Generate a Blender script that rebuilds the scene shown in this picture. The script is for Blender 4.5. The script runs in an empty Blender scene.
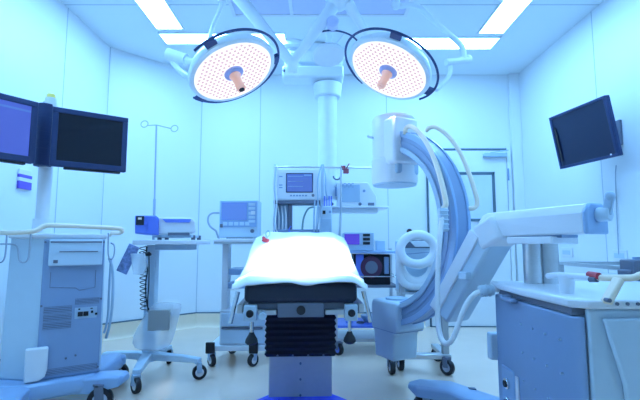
import bpy, bmesh, math, random
from mathutils import Vector as V, Matrix
random.seed(7)
S = bpy.context.scene
C = S.collection
PI = math.pi
F, H, HOR = 427.0, 0.95, 243.0          # focal length in pixels, eye height, horizon row
PITCH = math.atan((HOR - 200) / F)
CP, SP = math.cos(PITCH), math.sin(PITCH)

def at(px, py, Y):
    """world point at depth Y seen at photo position (px, py)"""
    x, v = (px - 320) / F, (200 - py) / F
    k = Y / (CP - v * SP)
    return V((x * k, Y, H + k * (SP + v * CP)))

# ------------------------------------------------------------------ materials
def mat(name, col, rough=.45, metal=0., emit=None, estr=0., vary=.04, nscale=14., coat=0., bump=0., alpha=1., trans=0.):
    m = bpy.data.materials.new(name); m.use_nodes = True
    nt = m.node_tree; b = nt.nodes['Principled BSDF']
    tc = nt.nodes.new('ShaderNodeTexCoord'); nz = nt.nodes.new('ShaderNodeTexNoise')
    nz.inputs['Scale'].default_value = nscale; nz.inputs['Detail'].default_value = 3
    nt.links.new(tc.outputs['Object'], nz.inputs['Vector'])
    mx = nt.nodes.new('ShaderNodeMix'); mx.data_type = 'RGBA'
    mx.inputs[6].default_value = (*[c * (1 - vary) for c in col], 1)
    mx.inputs[7].default_value = (*[min(1, c * (1 + vary)) for c in col], 1)
    nt.links.new(nz.outputs['Fac'], mx.inputs[0]); nt.links.new(mx.outputs[2], b.inputs['Base Color'])
    b.inputs['Roughness'].default_value = rough; b.inputs['Metallic'].default_value = metal
    b.inputs['Coat Weight'].default_value = coat
    b.inputs['Alpha'].default_value = alpha
    b.inputs['Transmission Weight'].default_value = trans
    if emit:
        b.inputs['Emission Color'].default_value = (*emit, 1); b.inputs['Emission Strength'].default_value = estr
    if bump:
        bp = nt.nodes.new('ShaderNodeBump'); bp.inputs['Strength'].default_value = bump; bp.inputs['Distance'].default_value = .01
        nt.links.new(nz.outputs['Fac'], bp.inputs['Height']); nt.links.new(bp.outputs['Normal'], b.inputs['Normal'])
    return m

M = dict(
    wall=mat('wall_panel_white', (.82, .85, .86), .4, vary=.015, nscale=1.2),
    ceil=mat('ceiling_white', (.82, .88, .90), .6, vary=.015, nscale=1.5),
    seam=mat('panel_seam_grey', (.50, .56, .62), .6),
    seamd=mat('seam_dark', (.10, .16, .20), .6),
    floor=mat('vinyl_floor', (.88, .66, .50), .22, vary=.06, nscale=3.5),
    cove=mat('vinyl_cove', (.90, .72, .52), .4, vary=.03),
    vent=mat('laminar_vent', (.62, .64, .82), .5),
    white=mat('white_enamel', (.80, .82, .85), .3, vary=.02),
    white2=mat('offwhite_plastic', (.57, .70, .80), .38, vary=.03),
    grey=mat('bluegrey_panel', (.26, .37, .55), .4, vary=.03),
    grey2=mat('bluegrey_plastic', (.31, .47, .70), .3, vary=.03, coat=.2),
    lgrey=mat('light_grey_plastic', (.43, .57, .70), .38, vary=.03),
    dgrey=mat('dark_grey', (.16, .18, .24), .5),
    bezel=mat('dark_blue_bezel', (.014, .032, .11), .6, vary=.05),
    screen=mat('dark_glass', (.006, .010, .022), .12, coat=.4),
    tvscreen=mat('tv_dark_glass', (.004, .012, .05), .4),
    lit=mat('lit_screen', (.05, .05, .1), .2, emit=(.05, .09, .62), estr=.8),
    lit2=mat('lit_screen_dim', (.04, .06, .12), .25, emit=(.07, .16, .62), estr=.8),
    lit3=mat('lit_screen_pale', (.05, .10, .2), .3, emit=(.09, .22, .75), estr=.75),
    purplelit=mat('purple_screen', (.05, .03, .15), .25, emit=(.09, .06, .8), estr=.7),
    cream=mat('cream_grip', (.96, .82, .64), .45, vary=.03),
    steel=mat('brushed_steel', (.62, .64, .66), .28, 1., vary=.08, nscale=40),
    steel2=mat('dull_steel', (.50, .50, .50), .5, .45, vary=.06, nscale=40),
    chrome=mat('chrome', (.75, .77, .8), .12, 1.),
    black=mat('black_rubber', (.012, .013, .018), .55),
    pad=mat('black_mattress', (.014, .022, .045), .5, bump=.1),
    bellow=mat('black_bellows', (.008, .010, .020), .6),
    blue=mat('blue_cover', (.03, .06, .75), .35),
    bluep=mat('blue_plastic', (.14, .24, .82), .35),
    purple=mat('purple_print', (.16, .10, .60), .5),
    sheet=mat('white_sheet', (.90, .91, .92), .8, vary=.02, nscale=9, bump=.15),
    red=mat('red_plastic', (.55, .05, .08), .4),
    darkred=mat('maroon_plastic', (.28, .06, .09), .5),
    yellow=mat('yellow_cap', (.95, .80, .15), .4),
    hose=mat('white_hose', (.85, .86, .86), .45),
    cable=mat('grey_cable', (.40, .46, .55), .5),
    bag=mat('clear_bag', (.86, .90, .94), .3, alpha=.38),
    leaflet=mat('printed_leaflet', (.22, .29, .50), .6, vary=.95, nscale=45),
    strip=mat('lit_diffuser', (.9, .9, .9), .5, emit=(.215, .525, 1.), estr=27.),
    led=mat('led_glow', (.08, .08, .08), .5, emit=(1., .95, .96), estr=1.12),
    lens=mat('led_lens', (.06, .05, .05), .5, emit=(.92, .74, .86), estr=.68),
    lampbody=mat('lamp_white', (.82, .88, .92), .3),
    lilac=mat('lilac_hub', (.45, .48, .80), .35),
    peach=mat('peach_grip_glow', (.95, .55, .42), .45, emit=(1., .45, .30), estr=.25),  # peach grip with a faint glow added to its colour, no lamp inside
    navy=mat('navy_rim', (.02, .045, .16), .65),
    wheel=mat('wheel_blue', (.45, .50, .60), .4),
)

# ------------------------------------------------------------------ mesh builder
class MB:
    def __init__(s, xf=None): s.bm = bmesh.new(); s.xf = xf
    def _add(s, verts, faces, xf=None):
        vs = []
        for v in verts:
            v = V(v)
            if xf is not None: v = xf @ v
            if s.xf is not None: v = s.xf @ v
            vs.append(s.bm.verts.new(v))
        for f in faces:
            try: s.bm.faces.new([vs[i] for i in f])
            except ValueError: pass
        return s
    def box(s, c, d, xf=None, rz=0.):
        x, y, z = [k / 2 for k in d]
        R = Matrix.Translation(V(c)) @ Matrix.Rotation(rz, 4, 'Z')
        if xf is not None: R = xf @ R
        vs = [(sx * x, sy * y, sz * z) for sz in (-1, 1) for sx, sy in ((-1, -1), (1, -1), (1, 1), (-1, 1))]
        return s._add(vs, [(3, 2, 1, 0), (4, 5, 6, 7), (0, 1, 5, 4), (1, 2, 6, 5), (2, 3, 7, 6), (3, 0, 4, 7)], R)
    def b2(s, x0, x1, y0, y1, z0, z1):
        return s.box(((x0 + x1) / 2, (y0 + y1) / 2, (z0 + z1) / 2), (abs(x1 - x0), abs(y1 - y0), abs(z1 - z0)))
    def px(s, x0, y0, x1, y1, Y, d):
        """box whose front face fills photo rect (x0,y0)-(x1,y1) at depth Y, d deep"""
        a, b = at(x0, y0, Y), at(x1, y1, Y)
        return s.b2(a.x, b.x, Y, Y + d, b.z, a.z)
    def frus(s, p0, p1, r0, r1=None, seg=20):
        p0, p1 = V(p0), V(p1); r1 = r0 if r1 is None else r1
        ax = (p1 - p0).normalized(); u = ax.orthogonal().normalized(); w = ax.cross(u)
        vs = [p + (u * math.cos(2 * PI * i / seg) + w * math.sin(2 * PI * i / seg)) * r for p, r in ((p0, r0), (p1, r1)) for i in range(seg)]
        fs = [(i, (i + 1) % seg, seg + (i + 1) % seg, seg + i) for i in range(seg)]
        fs += [tuple(range(seg))[::-1], tuple(range(seg, 2 * seg))]
        return s._add(vs, fs)
    def lathe(s, prof, xf=None, seg=32):
        """prof: (radius, z) list turned about local z"""
        vs, fs = [], []
        for r, z in prof:
            for i in range(seg):
                a = 2 * PI * i / seg; vs.append((r * math.cos(a), r * math.sin(a), z))
        for j in range(len(prof) - 1):
            for i in range(seg):
                k = (i + 1) % seg
                fs.append((j * seg + i, j * seg + k, (j + 1) * seg + k, (j + 1) * seg + i))
        fs.append(tuple(range(seg))[::-1]); n = (len(prof) - 1) * seg; fs.append(tuple(range(n, n + seg)))
        return s._add(vs, fs, xf)
    def tube(s, pts, r, seg=10, closed=False, smooth=0, rect=None, up=None):
        pts = [V(p) for p in pts]
        for _ in range(smooth):
            n = len(pts); q = []
            rng = range(n) if closed else range(n - 1)
            if not closed: q.append(pts[0])
            for i in rng:
                a, b = pts[i], pts[(i + 1) % n]; q += [a * .75 + b * .25, a * .25 + b * .75]
            if not closed: q.append(pts[-1])
            pts = q
        n = len(pts); vs = []; u = None
        for i, p in enumerate(pts):
            a = pts[(i - 1) % n] if (closed or i) else p; b = pts[(i + 1) % n] if (closed or i < n - 1) else p
            t = (b - a).normalized()
            if up is not None: u = V(up) - t * V(up).dot(t)
            elif u is None: u = t.orthogonal()
            else: u = u - t * u.dot(t)
            u.normalize(); w = t.cross(u)
            if rect:
                hw, hh = rect
                vs += [p + u * x + w * y for x, y in ((-hw, -hh), (hw, -hh), (hw, hh), (-hw, hh))]
            else:
                vs += [p + (u * math.cos(2 * PI * k / seg) + w * math.sin(2 * PI * k / seg)) * r for k in range(seg)]
        m = 4 if rect else seg; fs = []
        for i in range(n if closed else n - 1):
            j = (i + 1) % n
            for k in range(m):
                l = (k + 1) % m; fs.append((i * m + k, i * m + l, j * m + l, j * m + k))
        if not closed: fs += [tuple(range(m))[::-1], tuple(range((n - 1) * m, n * m))]
        return s._add(vs, fs)
    def prism(s, poly, z0, z1, xf=None):
        n = len(poly)
        vs = [(x, y, z0) for x, y in poly] + [(x, y, z1) for x, y in poly]
        fs = [tuple(range(n))[::-1], tuple(range(n, 2 * n))] + [(i, (i + 1) % n, n + (i + 1) % n, n + i) for i in range(n)]
        return s._add(vs, fs, xf)
    def loft(s, rings):
        m = len(rings[0]); vs = [p for r in rings for p in r]; fs = []
        for i in range(len(rings) - 1):
            for k in range(m):
                l = (k + 1) % m; fs.append((i * m + k, i * m + l, (i + 1) * m + l, (i + 1) * m + k))
        fs += [tuple(range(m))[::-1], tuple(range((len(rings) - 1) * m, len(rings) * m))]
        return s._add(vs, fs)
    def ball(s, c, r, seg=16, sc=(1, 1, 1)):
        vs, fs = [], []; n = seg // 2
        for j in range(n + 1):
            t = PI * j / n
            for i in range(seg):
                a = 2 * PI * i / seg
                vs.append((c[0] + sc[0] * r * math.sin(t) * math.cos(a), c[1] + sc[1] * r * math.sin(t) * math.sin(a), c[2] + sc[2] * r * math.cos(t)))
        for j in range(n):
            for i in range(seg):
                k = (i + 1) % seg; fs.append((j * seg + i, (j + 1) * seg + i, (j + 1) * seg + k, j * seg + k))
        return s._add(vs, fs)
    def build(s, name, m, parent=None, bev=0., seg=2, world=True, sharp=35):
        bmesh.ops.remove_doubles(s.bm, verts=s.bm.verts, dist=1e-6)
        bmesh.ops.recalc_face_normals(s.bm, faces=s.bm.faces)
        me = bpy.data.meshes.new(name)
        if parent is not None and world:
            s.bm.transform(ROOTM[parent.name].inverted())
        s.bm.to_mesh(me); s.bm.free()
        for p in me.polygons: p.use_smooth = True
        me.set_sharp_from_angle(angle=math.radians(sharp))
        o = bpy.data.objects.new(name, me); C.objects.link(o)
        me.materials.append(M[m] if isinstance(m, str) else m)
        if parent is not None:
            o.parent = parent; ROOTM[o.name] = ROOTM[parent.name]
        else: ROOTM[o.name] = Matrix.Identity(4)
        if bev:
            bv = o.modifiers.new('bevel', 'BEVEL'); bv.width = bev; bv.segments = seg; bv.limit_method = 'ANGLE'; bv.angle_limit = math.radians(40)
            bv.harden_normals = False
        return o
ROOTM = {}

def tag(o, label=None, cat=None, group=None, kind=None):
    for k, v in (('label', label), ('category', cat), ('group', group), ('kind', kind)):
        if v: o[k] = v
    return o
def thing(name, label, cat, loc=(0, 0, 0), rz=0., group=None):
    o = bpy.data.objects.new(name, None); C.objects.link(o)
    o.location = loc; o.rotation_euler = (0, 0, rz); o.empty_display_size = .05
    ROOTM[o.name] = Matrix.Translation(V(loc)) @ Matrix.Rotation(rz, 4, 'Z')
    return tag(o, label, cat, group)
def struct(o): o['kind'] = 'structure'; return o

def caster(root, x, y, r, top, yaw=0., wm='wheel', w=.035, twin=False):
    """swivel caster: housing part > wheel, tyre sub-parts; world coordinates"""
    d = V((math.cos(yaw), math.sin(yaw), 0)); n = V((-d.y, d.x, 0)); c = V((x, y, r)); t = V((x, y, 0)) - d * r * .35
    a = MB(); a.frus((t.x, t.y, top - .012), (t.x, t.y, top), .018)
    a.tube([V((t.x, t.y, top - .01)), V((t.x, t.y, 2 * r + .012)), c + d * r * .25 + V((0, 0, r * 1.12))], 0, rect=(w * .75, .008), up=n)
    for sgn in (-1, 1):
        a.tube([c + n * sgn * w * .7, c + n * sgn * w * .7 - d * r * .1 + V((0, 0, r * 1.15))], 0, rect=(.004, r * .35), up=n)
    h = a.build('caster', 'dgrey' if wm != 'white' else 'lgrey', root, .002)
    R = Matrix.Translation(c) @ Matrix(((d.x, 0, n.x, 0), (d.y, 0, n.y, 0), (0, 1, 0, 0), (0, 0, 0, 1)))
    k = w * .5
    b = MB(); b.lathe([(r * .62, -k * .9), (r * .72, -k), (r * .95, -k), (r, -k * .6), (r, k * .6), (r * .95, k), (r * .72, k), (r * .62, k * .9)], R, 28); b.build('tyre', 'black', h)
    b = MB(); b.lathe([(.006, -k * 1.15), (r * .3, -k * 1.1), (r * .66, -k * .85), (r * .66, k * .85), (r * .3, k * 1.1), (.006, k * 1.15)], R, 24); b.build('wheel', wm, h)
    return h

# ------------------------------------------------------------------ the room
ZC = 2.98; XL, XR, YB, YF = -2.185, 2.39, 5.0, -2.6
CH = (XL, 4.27); CH2 = (-1.42, YB)
plan = [(XL, YF), (XR, YF), (XR, YB), CH2, CH]
struct(MB().prism(plan, -.06, 0).build('floor', 'floor'))
struct(MB().prism(plan, ZC, ZC + .06).build('ceiling', 'ceil'))
T = .1
wl = struct(MB().b2(XL - T, XL, YF - T, CH[1], 0, ZC).build('wall_left', 'wall'))
cv = V((CH2[0] - CH[0], CH2[1] - CH[1], 0)); cn = V((-cv.y, cv.x, 0)).normalized()
a0, a1 = V((*CH, 0)), V((*CH2, 0))
wc = struct(MB().prism([a0[:2], a1[:2], (a1 + cn * T)[:2], (a0 + cn * T)[:2]], 0, ZC).build('wall_corner', 'wall'))
wb = struct(MB().b2(CH2[0], XR + T, YB, YB + T, 0, ZC).build('wall_back', 'wall'))
wr = struct(MB().b2(XR, XR + T, YF - T, YB, 0, ZC).build('wall_right', 'wall'))
struct(MB().b2(XL, XR, YF - T, YF, 0, ZC).build('wall_front', 'wall'))
# corner pilaster strip beside the door
struct(MB().b2(2.27, XR, YB - .05, YB, 0, ZC).build('trim_1', 'wall', None, .004))
# panel seams
e = .0015
for y in (.9, 2.2, 3.52): MB().b2(XL - .002, XL + e, y - .004, y + .004, .16, ZC).build('panel_seam', 'seam', wl)
for y in (1.0, 2.3, 3.58): MB().b2(XR - e, XR + .002, y - .004, y + .004, .1, ZC).build('panel_seam', 'seam', wr)
for x in (-.715, .80): MB().b2(x - .004, x + .004, YB - e, YB + .002, .16, ZC).build('panel_seam', 'seam', wb)
for p in (a0, a1):
    MB().box((p.x, p.y - .002, ZC / 2 + .08), (.008, .006, ZC - .16)).build('corner_seam', 'seam', wc)
ce = bpy.data.objects['ceiling']
MB().b2(XL, XR, 3.465, 3.475, ZC - e, ZC + .002).build('panel_seam', 'seam', ce)
# coved vinyl skirting with its dark capping line
def cove(name, p0, p1, gap=0):
    p0, p1 = V((*p0, 0)), V((*p1, 0)); d = (p1 - p0); n = V((d.y, -d.x, 0)).normalized()
    prof = [(0, 0), (.05, 0), (.032, .008), (.018, .028), (.012, .06), (.010, .15), (0, .15)]
    rings = [[p + n * a + V((0, 0, b)) for a, b in prof] for p in (p0, p1)]
    o = struct(MB().loft(rings).build(name, 'cove'))
    q = [(0, .15), (.013, .15), (.013, .162), (0, .162)]
    MB().loft([[p + n * a + V((0, 0, b)) for a, b in q] for p in (p0, p1)]).build('capping_strip', 'seamd', o)
cove('baseboard_left', (XL, YF), CH)
cove('baseboard_corner', CH, CH2)
cove('baseboard_back', CH2, (1.20, YB))
struct(MB().b2(XR - .012, XR, YF, YB - .06, 0, .10).build('baseboard_right', 'cove', None, .003))

# door in the back wall
DX0, DX1, DZ = 1.275, 2.20, 2.04
dr = struct(MB().b2(DX0, DX1, YB - .03, YB, .01, DZ).build('door_1', 'wall', None, .003))
m = MB(); m.b2(DX0 - .012, DX1 + .02, YB - .034, YB, DZ + .004, DZ + .024); m.b2(DX0 - .018, DX0 - .006, YB - .034, YB, 0, DZ)
m.build('door_gasket', 'seamd', dr)
m = MB(); m.b2(DX1 + .006, DX1 + .05, YB - .04, YB, 0, DZ + .05); m.build('door_frame', 'wall', dr, .003)
MB().b2(DX0, DX1, YB - .04, YB, 0, .012).build('threshold', 'seamd', dr)
wx0, wx1, wz0, wz1 = 1.44, 2.05, 1.20, 1.78
m = MB(); k = .032
m.b2(wx0, wx1, YB - .045, YB - .028, wz1 - k, wz1); m.b2(wx0, wx1, YB - .045, YB - .028, wz0, wz0 + k)
m.b2(wx0, wx0 + k, YB - .045, YB - .028, wz0, wz1); m.b2(wx1 - k, wx1, YB - .045, YB - .028, wz0, wz1)
m.build('window_frame', 'seamd', dr, .002)
MB().b2(wx0 + k, wx1 - k, YB - .036, YB - .029, wz0 + k, wz1 - k).build('pane', mat('door_glass', (.68, .76, .84), .08, coat=.3), dr)
m = MB(); m.b2(1.92, 2.19, YB - .09, YB - .03, 1.955, 2.0); m.build('door_closer', 'lgrey', dr, .006)
m = MB(); m.tube([(2.0, YB - .07, 2.005), (2.19, YB - .12, 2.025), (2.12, YB - .06, 2.03)], .006); m.build('closer_arm', 'lgrey', dr)
for z in (.35, 1.1, 1.75): MB().frus((DX1 + .012, YB - .045, z - .07), (DX1 + .012, YB - .045, z + .07), .010).build('hinge', 'grey', dr)

# ceiling light fittings: housing + lit diffuser
def ceiling_light(x0, x1, y0, y1, label):
    t = thing('ceiling_light', label, 'ceiling light', ((x0 + x1) / 2, (y0 + y1) / 2, ZC))
    w = .015
    m = MB()
    m.b2(x0 - w, x1 + w, y0 - w, y0, ZC - .012, ZC); m.b2(x0 - w, x1 + w, y1, y1 + w, ZC - .012, ZC)
    m.b2(x0 - w, x0, y0, y1, ZC - .012, ZC); m.b2(x1, x1 + w, y0, y1, ZC - .012, ZC)
    m.build('frame', 'white', t)
    MB().b2(x0, x1, y0, y1, ZC - .008, ZC - .001).build('diffuser', 'strip', t)
ceiling_light(-1.545, -1.305, 2.45, 3.865, 'long lit ceiling panel running towards the corner near the yellow-topped pole')
ceiling_light(1.54, 1.77, 2.45, 3.95, 'long lit ceiling panel running towards the door side of the room')
ceiling_light(-1.56, -.35, 3.965, 4.17, 'lit strip across the ceiling behind the lamp with the dark-tipped handle')
ceiling_light(.42, 1.78, 4.05, 4.285, 'lit strip across the ceiling behind the lamp hung on the bent tube')
# unseen panels added in line with the strips to brighten the near room
ceiling_light(-1.56, -1.31, .5, 2.2, 'added unseen ceiling fill panel over the near end of the twin-screen cart')
ceiling_light(1.50, 1.74, .5, 2.2, 'added unseen ceiling fill panel over the near end of the grey cabinet')
# laminar-flow grille
t = thing('ceiling_vent', 'large bluish square air grille in the ceiling above the table', 'ceiling vent', (0, 3.0, ZC))
m = MB(); m.b2(-.75, .75, 2.2, 3.61, ZC - .010, ZC); m.build('grille', 'vent', t)
m = MB()
for x in (-.76, -.25, .25, .76): m.b2(x - .015, x + .015, 2.2, 3.62, ZC - .02, ZC)
for y in (2.2, 2.9, 3.62): m.b2(-.775, .775, y - .015, y + .015, ZC - .02, ZC)
m.build('frame', 'white', t)

# small wall fittings
def outlet(x, y, z, w, label):
    t = thing('wall_socket', label, 'wall socket', (XR, y, z))
    MB().b2(XR - .012, XR, y - w, y + w, z - .045, z + .045).build('face_plate', 'white', t, .004)
    MB().b2(XR - .016, XR - .011, y - w * .7, y + w * .7, z - .02, z + .02).build('socket_insert', 'white2', t, .002)
outlet(XR, 4.15, .86, .09, 'white double wall socket low on the wall behind the steel column')
outlet(XR, 3.42, .85, .08, 'white wall socket at the lower end of the screen cable')
tag(MB().tube([(XR - .05, 3.33, 1.56), (XR - .012, 3.40, 1.50), (XR - .008, 3.42, 1.2), (XR - .016, 3.42, .86)], .004, 8, smooth=1).build('screen_cable', 'cable'),
    'thin cable running down the wall from the tilted wall screen', 'cable')
# purple and white box on the left wall
t = thing('wall_dispenser', 'small white wall dispenser with two purple stripes behind the screen pole', 'dispenser', (XL, 3.12, 1.33))
MB().b2(XL, XL + .018, 3.05, 3.18, 1.34, 1.49).build('body', 'white', t, .008)
MB().b2(XL, XL + .020, 3.048, 3.182, 1.342, 1.40).build('lower_band', 'purple', t, .004)
MB().b2(XL, XL + .020, 3.048, 3.182, 1.425, 1.45).build('upper_band', 'purple', t, .004)

# ------------------------------------------------------------------ screens
def display(root_or_none, c, u, n, w, h, d=.05, scr='screen', bez='bezel', name='display', bw=.03, tilt=0., chin=None):
    """flat screen centred at c; u = horizontal direction, n = facing direction"""
    u, n = V(u).normalized(), V(n).normalized(); up = n.cross(u); up = up if up.z > 0 else -up
    R = Matrix(((u.x, n.x, up.x, c[0]), (u.y, n.y, up.y, c[1]), (u.z, n.z, up.z, c[2]), (0, 0, 0, 1)))
    chin = chin if chin is not None else bw
    m = MB(R); m.box((0, -d * .35, 0), (w, d * .6, h)); m.box((0, -d * .8, 0), (w * .7, d * .6, h * .7))
    body = m.build(name, bez, root_or_none, .007)
    m = MB(R); k = d * .05
    m.box((0, k, h / 2 - bw / 2), (w, .014, bw)); m.box((0, k, -h / 2 + chin / 2), (w, .014, chin))
    m.box((-w / 2 + bw / 2, k, 0), (bw, .014, h - bw - chin + .002)); m.box((w / 2 - bw / 2, k, 0), (bw, .014, h - bw - chin + .002))
    m.build('bezel', bez, body, .003)
    m = MB(R); m.box((0, -.001, (chin - bw) / 2), (w - 2 * bw + .004, .008, h - bw - chin + .004)); m.build('screen', scr, body)
    return body, R

# wall screen
ptl, ptr = at(550, 117, 3.69), at(604, 94, 3.10); pbl, pbr = at(561, 170, 3.70), at(620, 157, 3.12)
cen = (ptl + ptr + pbl + pbr) / 4; u = ((ptr - ptl) + (pbr - pbl)).normalized(); upv = ((ptl - pbl) + (ptr - pbr)).normalized()
n = upv.cross(u); n = n if n.x < 0 else -n
t = thing('wall_screen', 'black flat screen on a tilted bracket high on the wall above the steel column', 'screen', (XR, cen.y, cen.z))
b, R = display(t, cen, u, n, .60, .465, .06, 'tvscreen', 'bezel', 'housing', .022)
m = MB(R); m.box((.245, .014, -.21), (.012, .004, .012)); m.build('power_light', 'white', b)
m = MB(R); m.box((-.25, .012, -.02), (.016, .006, .30)); m.build('control_strip', 'black', b)
m = MB(); m.tube([cen - n * .05, V((XR - .05, cen.y, cen.z)), V((XR, cen.y, cen.z))], .03, 12); m.b2(XR - .02, XR, cen.y - .1, cen.y + .1, cen.z - .1, cen.z + .1)
m.build('bracket', 'dgrey', t)

# ------------------------------------------------------------------ workstation cart with twin screens (near left)
t = thing('workstation_cart', 'white cart carrying two dark screens on a pole, cream rail round its top', 'medical cart', (-1.62, 2.7, 0))
P = [(-1.79, 2.46), (-1.59, 2.42), (-1.55, 2.435), (-1.29, 2.60), (-1.50, 2.98), (-1.79, 2.96)]
def shrink(poly, k, dy=0):
    cx = sum(p[0] for p in poly) / len(poly); cy = sum(p[1] for p in poly) / len(poly)
    return [(cx + (x - cx) * k, cy + (y - cy) * k + dy) for x, y in poly]
m = MB(); m.loft([[V((x, y, .195)) for x, y in P], [V((x, y, .6)) for x, y in shrink(P, .985)], [V((x, y, .985)) for x, y in shrink(P, .96)]])
m.build('body', 'white2', t, .012)
m = MB(); m.prism(shrink(P, 1.01), .975, 1.005); m.build('top_plate', 'white', t, .01)
# back panel facing the room: local frame on the P2-P3 face
pa, pb = V((-1.565, 2.428, 0)), V((-1.30, 2.60, 0)); ux = (pb - pa).normalized(); nn = V((ux.y, -ux.x, 0)); L = (pb - pa).length
lean = math.atan2(.012, .4)
R = Matrix(((ux.x, nn.x, 0, pa.x), (ux.y, nn.y, 0, pa.y), (0, 0, 1, 0), (0, 0, 0, 1))) @ Matrix.Rotation(math.radians(.6), 4, 'X')
pan = MB(R); pan.box((L / 2, .004, .585), (L * .98, .016, .77)); panel = pan.build('access_panel', 'grey', t, .004)
m = MB(R); m.box((L * .52, .018, .895), (L * .86, .05, .15)); pr = m.build('printer_unit', 'white2', t, .006)
m = MB(R); m.box((L * .56, .045, .90), (L * .62, .004, .006)); m.box((L * .52, .044, .955), (L * .82, .004, .008)); m.build('slot', 'dgrey', pr)
m = MB(R); m.box((L * .20, .044, .845), (.022, .004, .018)); m.build('badge', 'dgrey', pr)
def vent_block(u0, u1, z0, z1, rows, name='vent'):
    m = MB(R)
    m.box(((u0 + u1) / 2 * L, .0125, (z0 + z1) / 2), ((u1 - u0) * L, .003, z1 - z0)); v = m.build(name, 'dgrey', panel)
    m = MB(R)
    for i in range(rows):
        z = z0 + (i + .5) * (z1 - z0) / rows; m.box(((u0 + u1) / 2 * L, .0145, z), ((u1 - u0) * L * .98, .003, (z1 - z0) / rows * .45))
    m.build('louvres', 'grey', v)
vent_block(.07, .50, .555, .592, 4); vent_block(.07, .50, .512, .548, 4); vent_block(.07, .50, .468, .505, 4)
vent_block(.55, .94, .595, .628, 4); vent_block(.04, .96, .218, .252, 4)
m = MB(R); m.box((.73 * L, .0125, .545), (.36 * L, .004, .062)); m.build('connector_plate', 'lgrey', panel, .001)
m = MB(R)
for uu, zz, w, h in ((.64, .54, .026, .026), (.73, .54, .026, .026), (.83, .548, .012, .014), (.90, .535, .012, .012), (.62, .568, .010, .008), (.82, .568, .012, .006)):
    m.box((uu * L, .015, zz), (w, .006, h))
m.build('sockets', 'black', panel)
m = MB(R); m.tube([V((.14 * L, .013, .785)), V((.14 * L, .013, .70)), V((.55 * L, .013, .69)), V((.6 * L, .013, .675)), V((.86 * L, .013, .69)), V((.86 * L, .013, .79))], .0016, 6); m.build('panel_seam', 'dgrey', panel)
for uu, zz in ((-.02, .94), (1.0, .94), (-.02, .58), (1.02, .60), (-.03, .22), (1.02, .27), (.3, .31), (.55, .315), (.5, .40)):
    pass
m = MB(R)
for uu, zz in ((.03, .955), (.97, .955), (.03, .60), (.97, .62), (.03, .215), (.97, .23), (.45, .30), (.60, .31)):
    m.frus((uu * L, .010, zz), (uu * L, .018, zz), .006, seg=10)
m.build('screws', 'dgrey', panel)
# paper holder on the corner
m = MB(R); m.prism([(-.02, .36), (.085, .36), (.085, .24), (.075, .205), (.05, .185), (-.02, .185)], 0, .045, Matrix(((1, 0, 0, -.03), (0, 0, 1, .012), (0, 1, 0, .02), (0, 0, 0, 1)))); m.build('paper_pocket', 'white', t, .008)
# base with splayed feet
BP = [(-1.90, 2.34), (-1.70, 2.30), (-1.55, 2.34), (-1.29, 2.53), (-1.33, 3.02), (-1.86, 3.0)]
m = MB(); m.loft([[V((x, y, .105)) for x, y in shrink(BP, .96)], [V((x, y, .15)) for x, y in BP], [V((x, y, .198)) for x, y in shrink(BP, .95)]])
m.build('base', 'grey2', t, .015)
def foot(p0, p1, w0=.085, w1=.07):
    p0, p1 = V(p0), V(p1); d = (p1 - p0); d.z = 0; d.normalize(); s = V((-d.y, d.x, 0))
    rings = []
    for k, (f_, w, z0, z1) in enumerate(((0, w0, .10, .20), (.35, w0 * .95, .10, .19), (.7, w1, .12, .196), (.93, w1 * .95, .135, .194), (1.0, w1 * .6, .15, .185))):
        p = p0.lerp(p1, f_); rings.append([V((p.x, p.y, 0)) + s * a + V((0, 0, z)) for a, z in ((-w, z0), (w, z0), (w, z1 - .012), (w * .75, z1), (-w * .75, z1), (-w, z1 - .012))])
    MB().loft(rings).build('leg', 'grey2', t, .006)
feet = [((-1.42, 2.58, 0), (-1.13, 2.585, 0)), ((-1.66, 2.42, 0), (-1.52, 2.12, 0)), ((-1.80, 2.6, 0), (-2.0, 2.35, 0)), ((-1.5, 2.85, 0), (-1.36, 3.04, 0))]
for p0, p1 in feet: foot(p0, p1)
for (x, y, yaw) in ((-1.245, 2.52, .3), (-1.55, 2.17, 1.2), (-1.97, 2.38, 2.0), (-1.38, 3.02, .2)): caster(t, x, y, .068, .155, yaw, 'wheel', .05)
# cream rail
rail = [at(4, 232, 2.62), at(-6, 233, 2.5), at(2, 233, 2.40), at(30, 232, 2.38), at(37, 230.5, 2.39), at(44, 226, 2.41), at(52, 225, 2.42), at(115, 228, 2.60), at(122, 229, 2.66), at(122, 233, 2.70), at(112, 233, 2.78)]
m = MB(); m.tube(rail, .0135, 12, smooth=2); m.tube([at(30, 232, 2.38), (-1.70, 2.5, 1.0)], .009); m.tube([at(112, 233, 2.78), (-1.42, 2.9, 1.0)], .009); m.tube([at(4, 232, 2.62), (-1.76, 2.62, .995)], .009)
m.build('handrail', 'cream', t)
def hook(pts, r=.0045):
    m = MB(); m.tube(pts, r, 8, smooth=2); m.build('wire_hook', 'cable', t)
hook([at(7, 233, 2.40), at(6, 250, 2.40), at(4, 262, 2.40), at(-4, 263, 2.42), at(-8, 250, 2.44)])
hook([at(31, 232, 2.39), at(29.5, 250, 2.39), at(28, 262, 2.39), at(19, 263, 2.39), at(18, 247, 2.40), at(14, 244, 2.42), at(0, 244, 2.5)])
hook([at(108.5, 233, 2.62), at(108, 250, 2.62), at(109, 260, 2.62), at(114, 258, 2.64), at(115, 245, 2.66), at(111, 243, 2.68)])
m = MB(); m.tube([at(109, 258, 2.63), at(113, 268, 2.64), at(113, 300, 2.66), at(110, 325, 2.70), at(106, 338, 2.72)], .008, 10, smooth=2)
m.tube([at(111, 258, 2.66), at(109, 290, 2.70), at(108, 320, 2.72), at(104, 333, 2.72)], .007, 10, smooth=2); m.build('power_lead', 'lgrey', t)
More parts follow.
